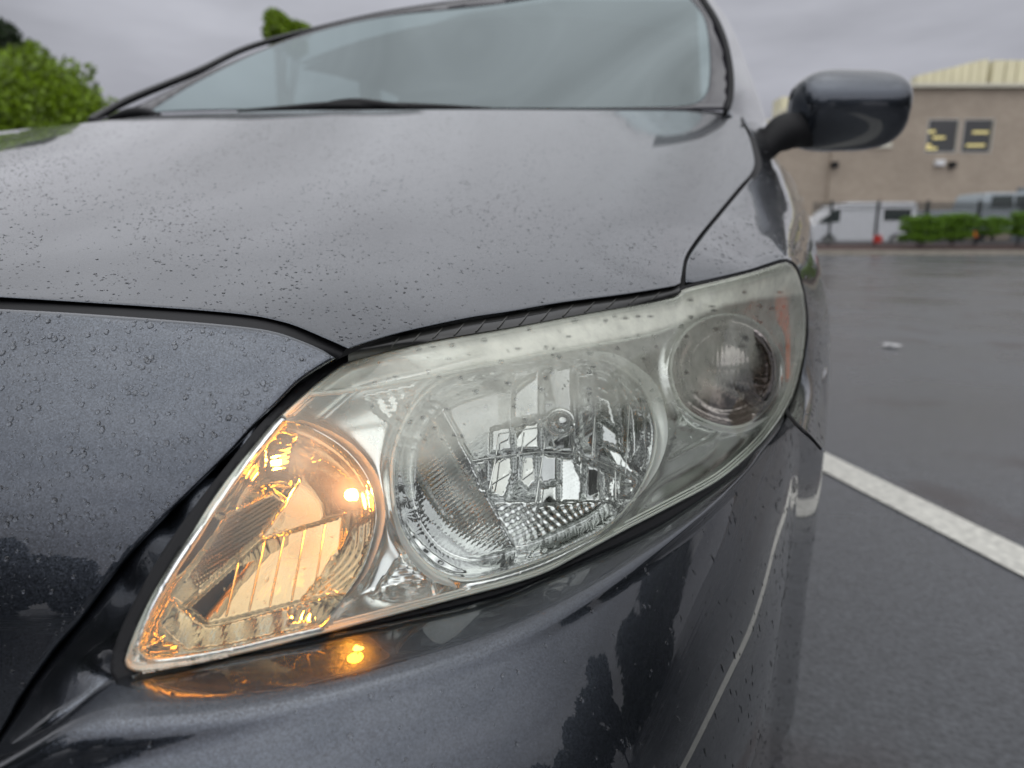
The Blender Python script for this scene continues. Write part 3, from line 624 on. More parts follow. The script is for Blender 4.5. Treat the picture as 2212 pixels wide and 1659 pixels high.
def dplan(u, v):
    r = rayd(u, v); pl_x = np.r_[.773, FLK[:, 0]]; pl_y = np.r_[.46, FLK[:, 1]]; lo, hi = .5, 1.3
    for _ in range(40):
        m = (lo+hi)/2; p = CAM+r*m
        if p[0] > np.interp(p[1], pl_y, pl_x): lo = m
        else: hi = m
    return (lo+hi)/2
def dscan(u, v):
    r = rayd(u, v); pl_x = np.r_[.773, FLK[:, 0]]; pl_y = np.r_[.46, FLK[:, 1]]; best = None
    for m in np.linspace(.62, 1.2, 1200):
        p = CAM+r*m; q = p[0]-np.interp(p[1], pl_y, pl_x)
        if best is None or q > best[0]: best = (q, m)
        if q > 0: return m
    return best[1]
D_f = TPS([(1480, 607, .628), (1556, 465, .86), (1606, 405, 1.0), (1635, 350, 1.165), (1614, 275, 1.27), (1699, 562, .715), (1609, 588, .672), (1676, 340, 1.47), (1726, 415, 1.38), (1751, 480, 1.27), (1768, 560, 1.15), (1787, 650, 1.05), (1792, 750, 1.02), (1787, 905, .955), (1781, 978, dscan(1781, 978)-.005), (1754, 946, dscan(1754, 946)-.005), (1729, 923, dscan(1729, 923)-.005),
  (1739, 648, .785), (1744, 703, .80), (1733, 803, .79), (1703, 886, .765), (1660, 500, .84), (1620, 540, .75), (1690, 450, 1.02), (1656, 265, 1.50), (1670, 400, 1.10)], sil=(FS[:, 0], FS[:, 1]), smooth=3e-4)
fender = panel('front_fender', fend, D_f, PAINT, car, 9, rnd=4, rr=.003, skirt=.02, roundmask=lambda u, v: (np.interp(v, FS[:, 1], FS[:, 0])-u > 8)*1.0)
# body side running back from the fender silhouette
ps = P(fsil[:, 0], fsil[:, 1], D_f(fsil[:, 0], fsil[:, 1])); ps = ps[ps[:, 1] > -9]
G = np.array([ps+np.array([.0-.0*k, .10*k, 0])*1.0+np.array([-.012*k*k*.3, 0, 0]) for k in range(6)]); grid('door_skin', G, PAINT, car)

_hg = spl([(1462, 630), (1470, 600), (1481, 553), (1506, 512), (1546, 462), (1596, 402), (1625, 374), (1634, 352), (1629, 322), (1617, 285), (1602, 256), (1590, 246)])
ribbon('gap_liner', _hg-[9, 0], _hg+[11, 6], lambda u, v: D_hood(u, v)+.035, lambda u, v: D_hood(u-14, v)+.035, BLACK, car, 4)
_gl = spl([(1697, 880), (1705, 898), (1727, 923), (1752, 946), (1774, 971)], 5)
tube('bumper_gap', P(_gl[:, 0], _gl[:, 1], D_f(_gl[:, 0], _gl[:, 1])+.0015), .0024, BLACK, car, 8, taper=lambda t: 1-.5*t)
# ---- lower bumper: profile swept along the plan curve
crest_px = [(-150, 1752, .531), (60, 1700, .549), (200, 1659, .558), (500, 1588, .566), (750, 1525, .568), (1106, 1410, .568), (1280, 1312, .568), (1400, 1226, .568), (1506, 1141, .568), (1556, 1093, .570), (1606, 1037, .573), (1656, 969, .578), (1690, 920, .584)]
crest = np.array([onZ(u, v, z) for u, v, z in crest_px])
crest = np.vstack([crest, np.c_[FLK, [.583, .582, .581, .580, .578, .576, .57]]])
seam_px = [(-140, 1700, .525), (0, 1630, .545), (120, 1560, .563), (240, 1480, .577), (400, 1475, .5755), (560, 1448, .575), (760, 1400, .575), (950, 1348, .575), (1106, 1302, .575), (1220, 1258, .575), (1356, 1190, .575), (1456, 1140, .575), (1556, 1075, .576), (1631, 1000, .578), (1671, 942, .582), (1700, 892, .588)]
seam = np.array([onZ(u, v, z) for u, v, z in seam_px])
seam = np.vstack([seam, np.c_[FLK[:, 0]-.003, FLK[:, 1], [.592, .594, .596, .598, .60, .60, .60]]])
def spl3(p, n):
    o = spl(np.array(p)*1000, 4.0)/1000; s = np.r_[0, np.cumsum(np.linalg.norm(np.diff(o[:, :2], axis=0), axis=1))]; s /= s[-1]
    t = np.linspace(0, 1, n); return np.stack([np.interp(t, s, o[:, k]) for k in range(3)], -1)
NT = 260
C_ = spl3(crest, NT); S0 = spl3(seam, 900)
for _k in range(45): C_[1:-1] = .25*C_[:-2]+.5*C_[1:-1]+.25*C_[2:]
tg = np.gradient(C_, axis=0); tg[:, 2] = 0; tg /= np.linalg.norm(tg, axis=1)[:, None]; on = np.stack([tg[:, 1], -tg[:, 0], 0*tg[:, 0]], -1)
# width back to the seam, measured along the inward normal
wid = np.zeros(NT); zs_ = np.zeros(NT)
for i in range(NT):
    r = (S0-C_[i]); along = np.abs(r@tg[i]); k = np.argmin(along+1e3*((r@on[i]) > 0.0)); wid[i] = -(S0[k]-C_[i])@on[i]; zs_[i] = S0[k, 2]
for _k in range(14): wid[1:-1] = .25*wid[:-2]+.5*wid[1:-1]+.25*wid[2:]; zs_[1:-1] = .25*zs_[:-2]+.5*zs_[1:-1]+.25*zs_[2:]
wid = np.clip(wid, .004, .12)
tt = np.linspace(0, 1, NT)
arc = np.r_[0, np.cumsum(np.linalg.norm(np.diff(C_, axis=0), axis=1))]
sd_ = np.clip((C_[:, 1]-.05)/.5, 0, 1)           # 0 in front, 1 on the flank
rows = []
prof_s = [(-1.0, -.0), (-.8, .01), (-.6, .03), (-.42, .06), (-.28, .12), (-.18, .22), (-.10, .42), (-.04, .70), (0, 1.0)]
for f, zf in prof_s:
    rows.append(C_+on*(wid*f)[:, None]+np.array([0, 0, 1.])*((zs_-C_[:, 2])*(1-zf))[:, None])
hs = np.r_[.003, .007, .012, .018, .026, .035, .045, .056, .068, .08, .1, .12, .15, .18, .22, .26, .31, .36, .42, .5]
a_ = .86*(1-sd_)+.06*sd_; b_ = 2.6*(1-sd_)+.20*sd_
for h in hs: rows.append(C_+on*(a_*h-b_*min(h, .30)**2-b_*.6*max(h-.30, 0)*.5)[:, None]-np.array([0, 0, h]))
G = np.array([rows[0]-on*.022+np.array([0, 0, -.0005])]+rows)
G2 = spl((G.transpose(1, 0, 2)).reshape(-1, 3)[:1], 1) if False else G
bumper = grid('bumper_lower', G, PAINT, car)
# inner return of the ledge, going back under the lamp
_ok = proj(rows[0])[0] > 262; r0_ = rows[0][_ok]; on_ = on[_ok]; r0_ = r0_-on_*.022; G = np.array([r0_, r0_-on_*.01+np.array([0, 0, -.01]), r0_-on_*.015+np.array([0, 0, -.03])]); grid('bumper_return', G, BLACK, car)

# ---- lamp: lens surface
LP_top = spl([(752, 780), (809, 762), (880, 745), (959, 729), (1109, 703), (1259, 674), (1409, 648), (1454, 640), (1471, 630), (1485, 622), (1609, 592), (1684, 569), (1699, 566)])
LP_right = spl([(1699, 566), (1710, 571), (1720, 583), (1730, 613), (1738, 648), (1742, 703), (1739, 753), (1731, 803), (1716, 853), (1700, 886)])
LP_bot = spl([(1700, 886), (1684, 913), (1650, 957), (1600, 1005), (1540, 1050), (1431, 1108), (1340, 1155), (1246, 1206), (1180, 1240), (1106, 1265), (1000, 1293), (900, 1319), (800, 1345), (700, 1371), (600, 1397), (500, 1420), (400, 1441), (320, 1452), (288, 1451), (272, 1441), (268, 1424)])
LP_left = spl([(268, 1424), (280, 1388), (300, 1340), (330, 1280), (370, 1215), (410, 1155), (450, 1090), (500, 1020), (550, 960), (600, 903), (660, 848), (700, 815), (730, 792), (752, 780)])
lens_poly = join(LP_top, LP_right, LP_bot, LP_left)
LS = (np.array([1712, 1742, 1746, 1743, 1735, 1722, 1712, 1712.]), np.array([500, 600, 703, 770, 830, 880, 930, 1600.]))
D_L = TPS([(752, 780, .440), (959, 729, .462), (1259, 673, .535), (1469, 633, .61), (1609, 592, .665), (1699, 566, .715), (1742, 703, .80), (1700, 886, .76), (1600, 1005, .61), (1431, 1106, .505), (1246, 1204, .440), (1106, 1264, .405), (900, 1320, .378), (700, 1372, .358), (500, 1420, .341), (320, 1451, .325), (268, 1424, .327),
  (330, 1280, .338), (450, 1090, .360), (600, 903, .394), (1100, 950, .438), (800, 1050, .392), (1400, 900, .545), (1600, 800, .668), (1300, 800, .515), (1000, 830, .448), (550, 1250, .352)], smooth=1e-4)
lamp = empty('headlight', (0, 0, 0)); lamp.parent = car
def sm(x, a, b): t = np.clip((x-a)/(b-a), 0, 1); return t*t*(3-2*t)
ridge_pts = np.array([(600, 880), (660, 853), (759, 843), (959, 808), (1159, 768), (1359, 733), (1440, 712), (1500, 690), (1560, 665), (1640, 650), (1750, 640)], float)
edge_pts = np.array([(268, 1500), (600, 1000), (740, 960), (830, 1010), (870, 1030), (960, 1005), (1060, 950), (1140, 930), (1250, 900), (1350, 900), (1440, 905), (1560, 850), (1620, 800), (1700, 760)], float)
def wear_glow(u, v):
    rv = np.interp(u, ridge_pts[:, 0], ridge_pts[:, 1]); top = 1-sm(v, rv-14, rv+10)
    near_top = sm(v, np.interp(u, LP_top[:, 0], LP_top[:, 1])+4, np.interp(u, LP_top[:, 0], LP_top[:, 1])+34)
    band = np.interp(u, [700, 900, 1100, 1480, 1700], [.35, .65, .90, .90, .82])
    w1 = top*(band*(.25+.75*near_top))
    ev = np.interp(u, edge_pts[:, 0], edge_pts[:, 1]); e2 = 1-sm(v, ev-45, ev+25)
    mid = np.interp(u, [268, 700, 900, 1150, 1450, 1700], [.05, .20, .44, .44, .30, .35])
    w2 = mid*e2
    w3 = sm(u, 1640, 1735)*.35; w3 = np.maximum(w3, .03*sm(820-u, 0, 60)+.44*np.exp(-((u-757)**2+(v-1069)**2)/48**2)+.34*np.exp(-(((u-640)/75)**2+((v-985)/75)**2))+.12*np.exp(-(((u-640)/110)**2+((v-1330)/30)**2)))  # extra haze round the bulb and bowl paints the signal's glow
    return np.clip(np.maximum.reduce([w1, w2, w3])+.012, 0, .93)
WET = [(g1, g2, rng.uniform(3.5, 8), rng.uniform(2.5, 4.5)) for g1, g2 in zip(rng.uniform(800, 1720, 170), rng.uniform(620, 960, 170)) if g2 > np.interp(g1, LP_top[:, 0], LP_top[:, 1])+12]
def wear_glow2(u, v):
    w_ = wear_glow(u, v)
    for (a, b, rx, ry) in WET: w_ = w_*(1-.75*np.exp(-(((u-a)/rx)**2+((v-b)/ry)**2)**2))
    return w_
lens = panel('lens', lens_poly, D_L, LENS, lamp, 5, rnd=9, rr=.004, skirt=.0, attr=wear_glow2)
# seal: black gasket ring round the lens
seal_out = join(spl([(730, 776), (800, 748), (880, 728), (959, 712), (1109, 686), (1259, 660), (1409, 636), (1466, 622), (1490, 614), (1609, 588), (1684, 564), (1700, 560)]), spl([(1700, 560), (1714, 566), (1725, 580), (1734, 612), (1742, 648), (1747, 703), (1744, 755), (1735, 806), (1720, 856), (1704, 890)]),
  spl([(1704, 890), (1676, 942), (1634, 1002), (1560, 1076), (1458, 1142), (1358, 1193), (1208, 1262), (1106, 1301), (900, 1357), (700, 1407), (500, 1453), (350, 1477), (270, 1480), (246, 1466), (238, 1448)]), spl([(238, 1448), (242, 1415), (262, 1355), (302, 1276), (350, 1193), (425, 1087), (500, 992), (550, 930), (600, 876), (665, 815), (730, 776)]))
def D_seal(u, v): return D_L(u, v)+.006
panel('lens_gasket', seal_out, D_seal, BLACK, lamp, 10, skirt=.03, holes=[inset(lens_poly, 3)])
# flange of the bumper between its upper face and the gasket, with the dark face below
fo = spl([(722, 772), (650, 819), (600, 869), (550, 919), (500, 974), (425, 1049), (350, 1124), (280, 1199), (225, 1269), (175, 1339), (125, 1396), (50, 1501), (20, 1556), (-60, 1688)])
fi = spl([(735, 776), (672, 815), (606, 876), (556, 930), (506, 992), (431, 1087), (356, 1193), (308, 1276), (268, 1355), (248, 1415), (242, 1448), (246, 1478), (120, 1560), (0, 1632), (-60, 1668)])
D_fo = lambda u, v: D_b(u, v)+.005
D_fi = TPS([(735, 776, .446), (600, 876, .412), (425, 1087, .372), (262, 1355, .340), (242, 1448, .332), (246, 1478, .3315), (120, 1560, dZ(120, 1560, .565)), (0, 1632, dZ(0, 1632, .547)), (-60, 1668, dZ(-60, 1668, .539))])
fpoly = join(fo, fi[::-1])
_k = [(q[0], q[1], float(D_fo(q[0], q[1])[0])) for q in fo[::9]]+[(q[0], q[1], float(D_fi(q[0], q[1])[0])) for q in fi[::7]]
_fm = [(a*.42+b*.58) for a, b in zip(fo[np.linspace(len(fo)*.15, len(fo)*.62, 4).astype(int)], fi[np.linspace(len(fi)*.15, len(fi)*.50, 4).astype(int)])]
_k += [(q[0], q[1], float(D_fo(q[0], q[1])[0])*.42+float(D_fi(q[0], q[1])[0])*.58+.008) for q in _fm]
D_fl = TPS(_k, smooth=3e-4)
bump_fl = panel('bumper_flange', fpoly, D_fl, PAINT, car, 8, rnd=24, rr=.009, skirt=.012, roundmask=lambda u, v: sm_(v, 1460, 1490)*np.clip((v-np.interp(u, [-60, 20, 240], [1640, 1560, 1440]))/30, 0, 1))
# rubber strip above the lamp with diagonal ribs
rs_t = spl([(752, 766), (800, 745), (880, 722), (1009, 694), (1109, 677), (1259, 652), (1409, 631), (1468, 617)]); rs_b = spl([(752, 782), (809, 767), (880, 748), (959, 731), (1109, 706), (1259, 678), (1409, 652), (1468, 634)])
ribbon('hood_rest_seal', rs_t, rs_b, lambda u, v: D_hood(u, v)+.012, lambda u, v: D_L(u, v)-.002, simple('seal_rubber', (.014, .014, .013), .3, noise=.4, nscale=60), car, 7, bulge=.004)
for u in range(840, 1440, 47):
    vt_ = np.interp(u+22, rs_t[:, 0], rs_t[:, 1])+3; vb_ = np.interp(u, rs_b[:, 0], rs_b[:, 1])-3
    t_ = np.linspace(0, 1, 5); uu = u+22*(1-t_)*1.0; vv = vt_+(vb_-vt_)*t_; d_ = (D_hood(u+22, vt_)+.012)*(1-t_)+(D_L(u, vb_)-.002)*t_-.005*np.sin(math.pi*t_)
    tube('seal_rib', P(uu, vv, d_), .0006, simple('rib_grey', (.045, .045, .04), .4) if u == 840 else bpy.data.materials['rib_grey'], car, 5)

# ---- lamp interior
def nvec(x, y, cx, cy, rx, ry): return (x-cx)/rx, (y-cy)/ry
main_o = spl([(974, 815), (1060, 790), (1150, 776), (1250, 772), (1320, 785), (1384, 833), (1408, 890), (1416, 945), (1404, 1010), (1368, 1080), (1312, 1140), (1240, 1180), (1140, 1222), (1029, 1252), (960, 1243), (905, 1205), (864, 1143), (848, 1070), (850, 983), (880, 900), (925, 845)], 7, True)
hb_o = spl([(1449, 803), (1462, 745), (1500, 700), (1559, 680), (1620, 690), (1664, 728), (1684, 785), (1675, 853), (1640, 900), (1584, 923), (1515, 905), (1469, 868)], 7, True)
sig_o = join(spl([(612, 910), (665, 923), (740, 968), (790, 1028), (810, 1093), (806, 1153), (780, 1233), (740, 1293), (692, 1352)]), spl([(692, 1352), (600, 1372), (500, 1396), (400, 1412), (330, 1418), (300, 1405)]), spl([(300, 1405), (318, 1350), (350, 1280), (400, 1200), (470, 1100), (540, 1000), (612, 910)]))
def D_bez(u, v):
    q = np.stack([np.ravel(u), np.ravel(v)], -1); d, _ = sdist(q, lens_poly[::3]); d = d.reshape(np.shape(u))
    base = D_L(u, v)+.007+.026*sm(d, 4, 70)
    dm, im = sdist(q, main_o[::2]); dh, ih = sdist(q, hb_o[::2]); ds, is_ = sdist(q, sig_o[::2])
    for dd in (dm, dh, ds): base = base-.010*np.exp(-(dd.reshape(np.shape(u))/16)**2)
    # fluted triangles
    for (tri, ang, pit) in TRIS:
        dt, it = sdist(q, tri); dt = (dt*it).reshape(np.shape(u)); ph = (u*math.cos(ang)+v*math.sin(ang))/pit
        base = base+.0019*sm(dt, 0, 4)*np.abs((ph % 1)*2-1)+.006*sm(dt, 0, 3)
    return base
TRIS = [(np.array([(868, 1200), (800, 1292), (945, 1304), (930, 1245)], float), math.radians(80), 13.0),
        (np.array([(780, 862), (902, 836), (858, 925)], float), math.radians(78), 11.0),
        (np.array([(1471, 880), (1500, 915), (1562, 928), (1438, 995)], float), math.radians(62), 12.0)]
panel('bezel', inset(lens_poly, 2), D_bez, CHROMES, lamp, 6, skirt=.01, holes=[main_o, hb_o, sig_o])
def depth_from(poly, u, v):
    q = np.stack([np.ravel(u), np.ravel(v)], -1); d, i = sdist(q, poly[::2]); return (d*i).reshape(np.shape(u))
hsh = lambda k: (np.sin(k*12.9898+4.1)*43758.5453) % 1
def mirror_plane(u, v, u0, v0, d0, el, az):
    """depth of a flat mirror through pixel (u0, v0) at d0 that throws the view ray to elevation el, azimuth az"""
    w_ = rayd(u0, v0); w_ = w_/np.linalg.norm(w_); e_, a_ = math.radians(el), math.radians(az)
    t_ = (-hF*math.cos(a_)+cR*math.sin(a_))*math.cos(e_)+np.array([0, 0, math.sin(e_)]); n_ = t_-w_; n_ /= np.linalg.norm(n_)
    p0 = P(u0, v0, d0); return (n_@(p0-CAM))/(rayd(u, v)@n_)
def inpoly(u, v, poly, soft=3.0):
    q = np.stack([np.ravel(u), np.ravel(v)], -1); d, i = sdist(q, np.array(poly, float)); return (sm(d, 0, soft)*i).reshape(np.shape(u))
MF = [ # polygon, el, az, ribs
 ([(1024, 998), (1056, 988), (1056, 1040), (1040, 1060)], -8, 10, .0004), ([(1056, 988), (1108, 980), (1110, 1020), (1092, 1078), (1060, 1072), (1054, 1040)], 78, 0, 0),
 ([(1110, 980), (1124, 979), (1120, 1040), (1100, 1078), (1110, 1020)], 5, -20, 0), ([(1124, 978), (1158, 978), (1160, 1040), (1142, 1060), (1118, 1042)], 72, 10, 0),
 ([(1160, 978), (1206, 984), (1204, 1040), (1170, 1050), (1160, 1040)], 20, 0, 0), ([(1160, 1052), (1204, 1042), (1206, 1090), (1160, 1094)], 60, -10, 0),
 ([(1208, 984), (1250, 990), (1262, 1020), (1256, 1084), (1206, 1088)], 38, 20, .0007), ([(1236, 940), (1262, 1000), (1256, 1040), (1240, 1000)], 66, 0, 0),
 ([(1264, 1000), (1296, 1010), (1300, 1084), (1262, 1084)], 8, 30, 0), ([(1298, 1012), (1334, 1030), (1326, 1084), (1302, 1086)], 55, 0, .0006),
 ([(1336, 1010), (1384, 1042), (1364, 1076), (1330, 1080)], 74, 0, 0), ([(1300, 960), (1340, 975), (1384, 1035), (1330, 1008)], 45, 30, 0),
 ([(1060, 925), (1104, 918), (1108, 974), (1058, 982)], 42, 0, 0), ([(1106, 918), (1166, 908), (1168, 970), (1110, 974)], 62, -15, 0), ([(1108, 800), (1166, 790), (1166, 900), (1106, 910)], 34, 0, 0),
 ([(1170, 800), (1236, 790), (1240, 976), (1170, 972)], 14, 0, 0), ([(1242, 810), (1286, 800), (1292, 998), (1256, 990), (1242, 940)], -6, 10, 0), ([(1290, 850), (1318, 860), (1336, 930), (1292, 900)], 40, 0, .0008),
 ([(1294, 906), (1334, 936), (1340, 972), (1296, 956)], 22, 25, 0), ([(1322, 800), (1352, 850), (1362, 1000), (1340, 965), (1338, 930)], 0, 50, 0), ([(1356, 850), (1398, 900), (1400, 990), (1388, 1030), (1366, 1004)], 30, 40, .0008)]
def D_main(u, v):
    e = depth_from(main_o, u, v); x, y = nvec(u, v, 1135, 1005, 285, 245); r2 = np.clip(x*x+y*y, 0, 1.2)
    d = D_L(u, v)+.023+.020*sm(e, 0, 14)+.050*np.sqrt(np.clip(1-r2*.93, 0, 1))*sm(e, 6, 60)
    inner = sm(e, 40, 48)
    # fan of ribs at the left on a steep mirror
    pl1 = mirror_plane(u, v, 960, 1060, .455, -3, -10); ph = (u*.60+v*.80)/9.5; rib = np.abs((ph % 1)*2-1)
    wl = (1-sm(u-(v-1000)*.5, 1018, 1024))*inner
    dl = pl1+rib*.00050*sm(v, 880, 960)
    # lower shelf, streaked
    pl2 = mirror_plane(u, v, 1180, 1130, .485, -6, 0); ph2 = (u*.80-v*.45)/15
    dw = pl2+.0005*np.sin(ph2*6.28+np.sin(v*.07)*2+np.sin(u*.05)*1.5)+.0004*np.sin(u*.17+v*.31)
    ww = sm(v, 1076, 1084)*inner*sm(u-(v-1000)*.5, 1018, 1024)
    d = d*(1-inner)+(d+.004)*inner
    d = d*(1-wl)+dl*wl; d = d*(1-ww)+dw*ww
    base = d
    for k, (poly, el, az, rb) in enumerate(MF):
        pc = np.mean(poly, 0); m = inpoly(u, v, poly, 2.5)
        if not np.any(m > 0): continue
        d0 = float(D_L(pc[0], pc[1])[0])+.062+.008*hsh(k)
        pf = mirror_plane(u, v, pc[0], pc[1], d0, el, az)+(((u-pc[0])/100)**2)*.004+rb*.35*np.abs(((u*.95+v*.1)/6 % 1)*2-1)
        d = np.where(m > 0, base*(1-m)+pf*m, d)
    ang = np.arctan2(y, x); d = d+(1-inner)*sm(e, 8, 16)*.0005*np.sin(ang*44)*(v > 1040)
    return d
panel('main_reflector', main_o, D_main, CHROME2, lamp, 4.5, skirt=.0)
def D_hb(u, v):
    e = depth_from(hb_o, u, v); x, y = nvec(u, v, 1567, 802, 118, 122)
    d = D_L(u, v)+.023+.012*sm(e, 0, 8)
    x2, y2 = nvec(u, v, 1572, 800, 92, 92); r2 = np.clip(x2*x2+y2*y2, 0, 1.5); inner = 1-sm(r2, .9, 1.0)
    bowl = mirror_plane(u, v, 1572, 800, .72, 3, 25)+.030*(r2-.5)*0-.016*np.clip(1-r2, 0, 1)+.0004*np.sin(u*2*math.pi/10.0)
    ring = mirror_plane(u, v, 1567, 802, .705, -8, 10)+.004*np.sin(np.arctan2(y, x)*1.0)
    w1 = sm(e, 6, 12); return d*(1-w1)+w1*(ring*(1-inner)+bowl*inner)
panel('high_beam_reflector', hb_o, D_hb, chrome_mat('smoky_chrome', (.36, .32, .30), .10), lamp, 4.5, skirt=0)
pale = np.array([(565, 1164), (745, 1110), (738, 1180), (700, 1240), (652, 1300), (450, 1350), (400, 1312)], float)
rbd = np.array([(590, 1060), (620, 1080), (560, 1164), (395, 1312), (365, 1290), (450, 1170), (490, 1110)], float)
pale2 = np.array([(470, 1100), (488, 1112), (448, 1170), (380, 1255), (370, 1250), (378, 1215), (420, 1150)], float)
low_ = np.array([(372, 1300), (400, 1316), (450, 1354), (655, 1302), (750, 1282), (690, 1350), (500, 1395), (400, 1408), (340, 1350)], float)
rgt_ = np.array([(742, 1182), (770, 1130), (808, 1110), (804, 1153), (780, 1228), (745, 1278), (660, 1298), (704, 1242)], float)
BULB = P(757, 1069, float(D_L(757, 1069)[0])+.033)
def D_sig(u, v):
    e = depth_from(sig_o, u, v)
    d = D_L(u, v)+.010+.016*sm(e, 0, 10)+.034*sm(e, 8, 120)
    def put(d, m, pf): return d*(1-m)+pf*m
    m = inpoly(u, v, rbd, 4); d = put(d, m, mirror_plane(u, v, 500, 1190, .392, -4, 0)+.0006*np.abs(((u*.52+v*.85)/8.0 % 1)*2-1))
    m = inpoly(u, v, pale2, 3); d = put(d, m, mirror_plane(u, v, 420, 1180, .380, 70, 0))
    k = (u+v*.42-1000)/52; kx = np.floor(k); s_ = k-kx
    m = inpoly(u, v, pale, 3); d = put(d, m, mirror_plane(u, v, 580, 1230, .398, 76, 0)+.00012*(hsh(kx)-.5)*(s_-.5))
    m = inpoly(u, v, low_, 3); d = put(d, m, mirror_plane(u, v, 560, 1345, .378, -6, 0)+.0006*np.abs(((u*.9+v*.35)/9 % 1)*2-1)+.0006*np.sin(u*.11))
    m = inpoly(u, v, rgt_, 3); d = put(d, m, mirror_plane(u, v, 745, 1200, .415, 12, 20)+.0005*np.sin(2*math.pi*(u*.75+v*.45+14*np.sin(v*.03))/12))
    for poly, pc, rib, ax in (([(566, 960), (606, 925), (640, 935), (628, 1050), (560, 1050)], (598, 1000), .00022, (.15, 1)), ([(622, 1312), (742, 1284), (696, 1344), (622, 1356)], (665, 1330), .00035, (1, .35))):
        m = inpoly(u, v, poly, 4)
        if np.any(m > 0):
            d0 = float(D_L(pc[0], pc[1])[0])+.030; q0 = P(pc[0], pc[1], d0); w_ = rayd(*pc); w_ = w_/np.linalg.norm(w_); t_ = BULB-q0; t_ /= np.linalg.norm(t_); n_ = t_-w_; n_ /= np.linalg.norm(n_)
            pf = (n_@(q0-CAM))/(rayd(u, v)@n_)+rib*np.abs(((u*ax[0]+v*ax[1])/11 % 1)*2-1); d = d*(1-m)+m*pf
    return d
panel('signal_reflector', sig_o, D_sig, CHROME2, lamp, 4.5, skirt=0)
for pts_ in ([(520, 1190), (488, 1330)], [(572, 1165), (535, 1330)], [(615, 1150), (580, 1318)], [(660, 1135), (628, 1306)], [(704, 1122), (680, 1270)], [(565, 1164), (655, 1133), (745, 1108)], [(400, 1312), (450, 1351), (655, 1301), (742, 1282)], [(565, 1164), (480, 1240), (400, 1312)]):
    q = spl(pts_, 10); tube('facet_edge', P(q[:, 0], q[:, 1], D_sig(q[:, 0], q[:, 1])-.0012), .0005, CHROMES, lamp, 5)
# amber sheen of the bulb's light, put into a tinted sheet over the bowl
sig_in = inset(sig_o, 3)
AMB = thin_glass('amber_sheen_sheet', (.97, .82, .62), 1.2)
panel('amber_sheen_sheet', sig_in, lambda u, v: D_L(u, v)+.011, AMB, lamp, 14, skirt=0)
WRIM = simple('lens_edge_plastic', (.72, .74, .68), .25)
# rims
for nm, c, off, r in (('main_rim', main_o, .020, .0014), ('high_beam_rim', hb_o, .020, .0014)):
    cc = np.vstack([c, c[:2]]); tube(nm, P(cc[:, 0], cc[:, 1], D_L(cc[:, 0], cc[:, 1])+off), r, WRIM, lamp, 6)
WRIM = simple('lens_edge_plastic', (.72, .74, .68), .25)
for off, dd, r in ((7, .003, .0011), (13, .005, .0007), (19, .008, .0008)):
    c = inset(lens_poly, off); c = np.array([q for q in c]); cc = np.vstack([c, c[:1]]); tube('lens_edge', P(cc[:, 0], cc[:, 1], D_L(cc[:, 0], cc[:, 1])+dd), r, WRIM, lamp, 6)
rl = spl([(664, 853), (759, 843), (959, 808), (1159, 768), (1359, 733), (1440, 712), (1470, 690), (1480, 655)], 8)
tube('bezel_ridge', P(rl[:, 0], rl[:, 1], D_L(rl[:, 0], rl[:, 1])+.004), .0016, WRIM, lamp, 6)
GLINTM = simple('bezel_glint_silver', (.74, .76, .72), .3, metal=.35)  # pale ribbons stand in for bright sky reflections round the bowls
def crescent(pts, wmax, off, cx, cy):
    q = spl(pts, 6); c = np.array([cx, cy], float); r_ = q-c; r_ /= np.linalg.norm(r_, axis=1)[:, None]; t = np.linspace(0, 1, len(q)); q2 = q+r_*(wmax*np.sin(math.pi*t)**.7)[:, None]
    ribbon('bezel_glint', q, q2, lambda u, v: D_L(u, v)+off, lambda u, v: D_L(u, v)+off-.009, GLINTM, lamp, 5, bulge=.002)
crescent([(1190, 776), (1250, 774), (1320, 787), (1384, 835), (1409, 892), (1417, 950), (1404, 1010), (1370, 1078)], 30, .020, 1150, 1000)
crescent([(616, 908), (667, 921), (742, 966), (792, 1026), (812, 1093), (808, 1153), (782, 1233), (742, 1293)], 20, .020, 560, 1150)
crescent([(852, 1090), (870, 1148), (910, 1208), (962, 1245), (1030, 1254), (1110, 1235)], 20, .020, 1150, 1000)
crescent([(1455, 870), (1500, 905), (1584, 925), (1642, 900), (1678, 850), (1686, 785), (1664, 728)], 12, .018, 1567, 802)
# bulbs
def ball(name, p, r, m_, parent, sc_=(1, 1, 1), seg=20):
    b = bmesh.new(); bmesh.ops.create_uvsphere(b, u_segments=seg, v_segments=seg//2, radius=r, matrix=Matrix.Translation(Vector(p))@Matrix.Diagonal((*sc_, 1))); me = bpy.data.meshes.new(name); b.to_mesh(me); b.free()
    me.polygons.foreach_set('use_smooth', [True]*len(me.polygons)); me.materials.append(m_); o = bpy.data.objects.new(name, me); COL.objects.link(o); o.parent = parent; return o
bp_ = BULB
ball('signal_bulb', bp_, .0036, emit('lit_amber_filament', (1.0, .50, .06), 160), lamp)
pl_ = bpy.data.lights.new('signal_light', 'POINT'); pl_.energy = .15; pl_.color = (1, .34, .03); pl_.shadow_soft_size = .005
po = bpy.data.objects.new('signal_light', pl_); COL.objects.link(po); po.location = Vector(P(750, 1072, float(proj(bp_)[2])-.012)); po.parent = car
mp_p = P(1209, 913, float(D_main(np.array([1209.]), np.array([913.]))[0])-.035)
ball('bulb_shield', mp_p, .0075, CHROME2, lamp)
_a = np.linspace(0, 2*math.pi, 33); tube('bulb_collar', P(1209+29*np.cos(_a), 913+27*np.sin(_a), np.full(33, float(proj(mp_p)[2])+.012)), .0022, CHROMES, lamp, 8)
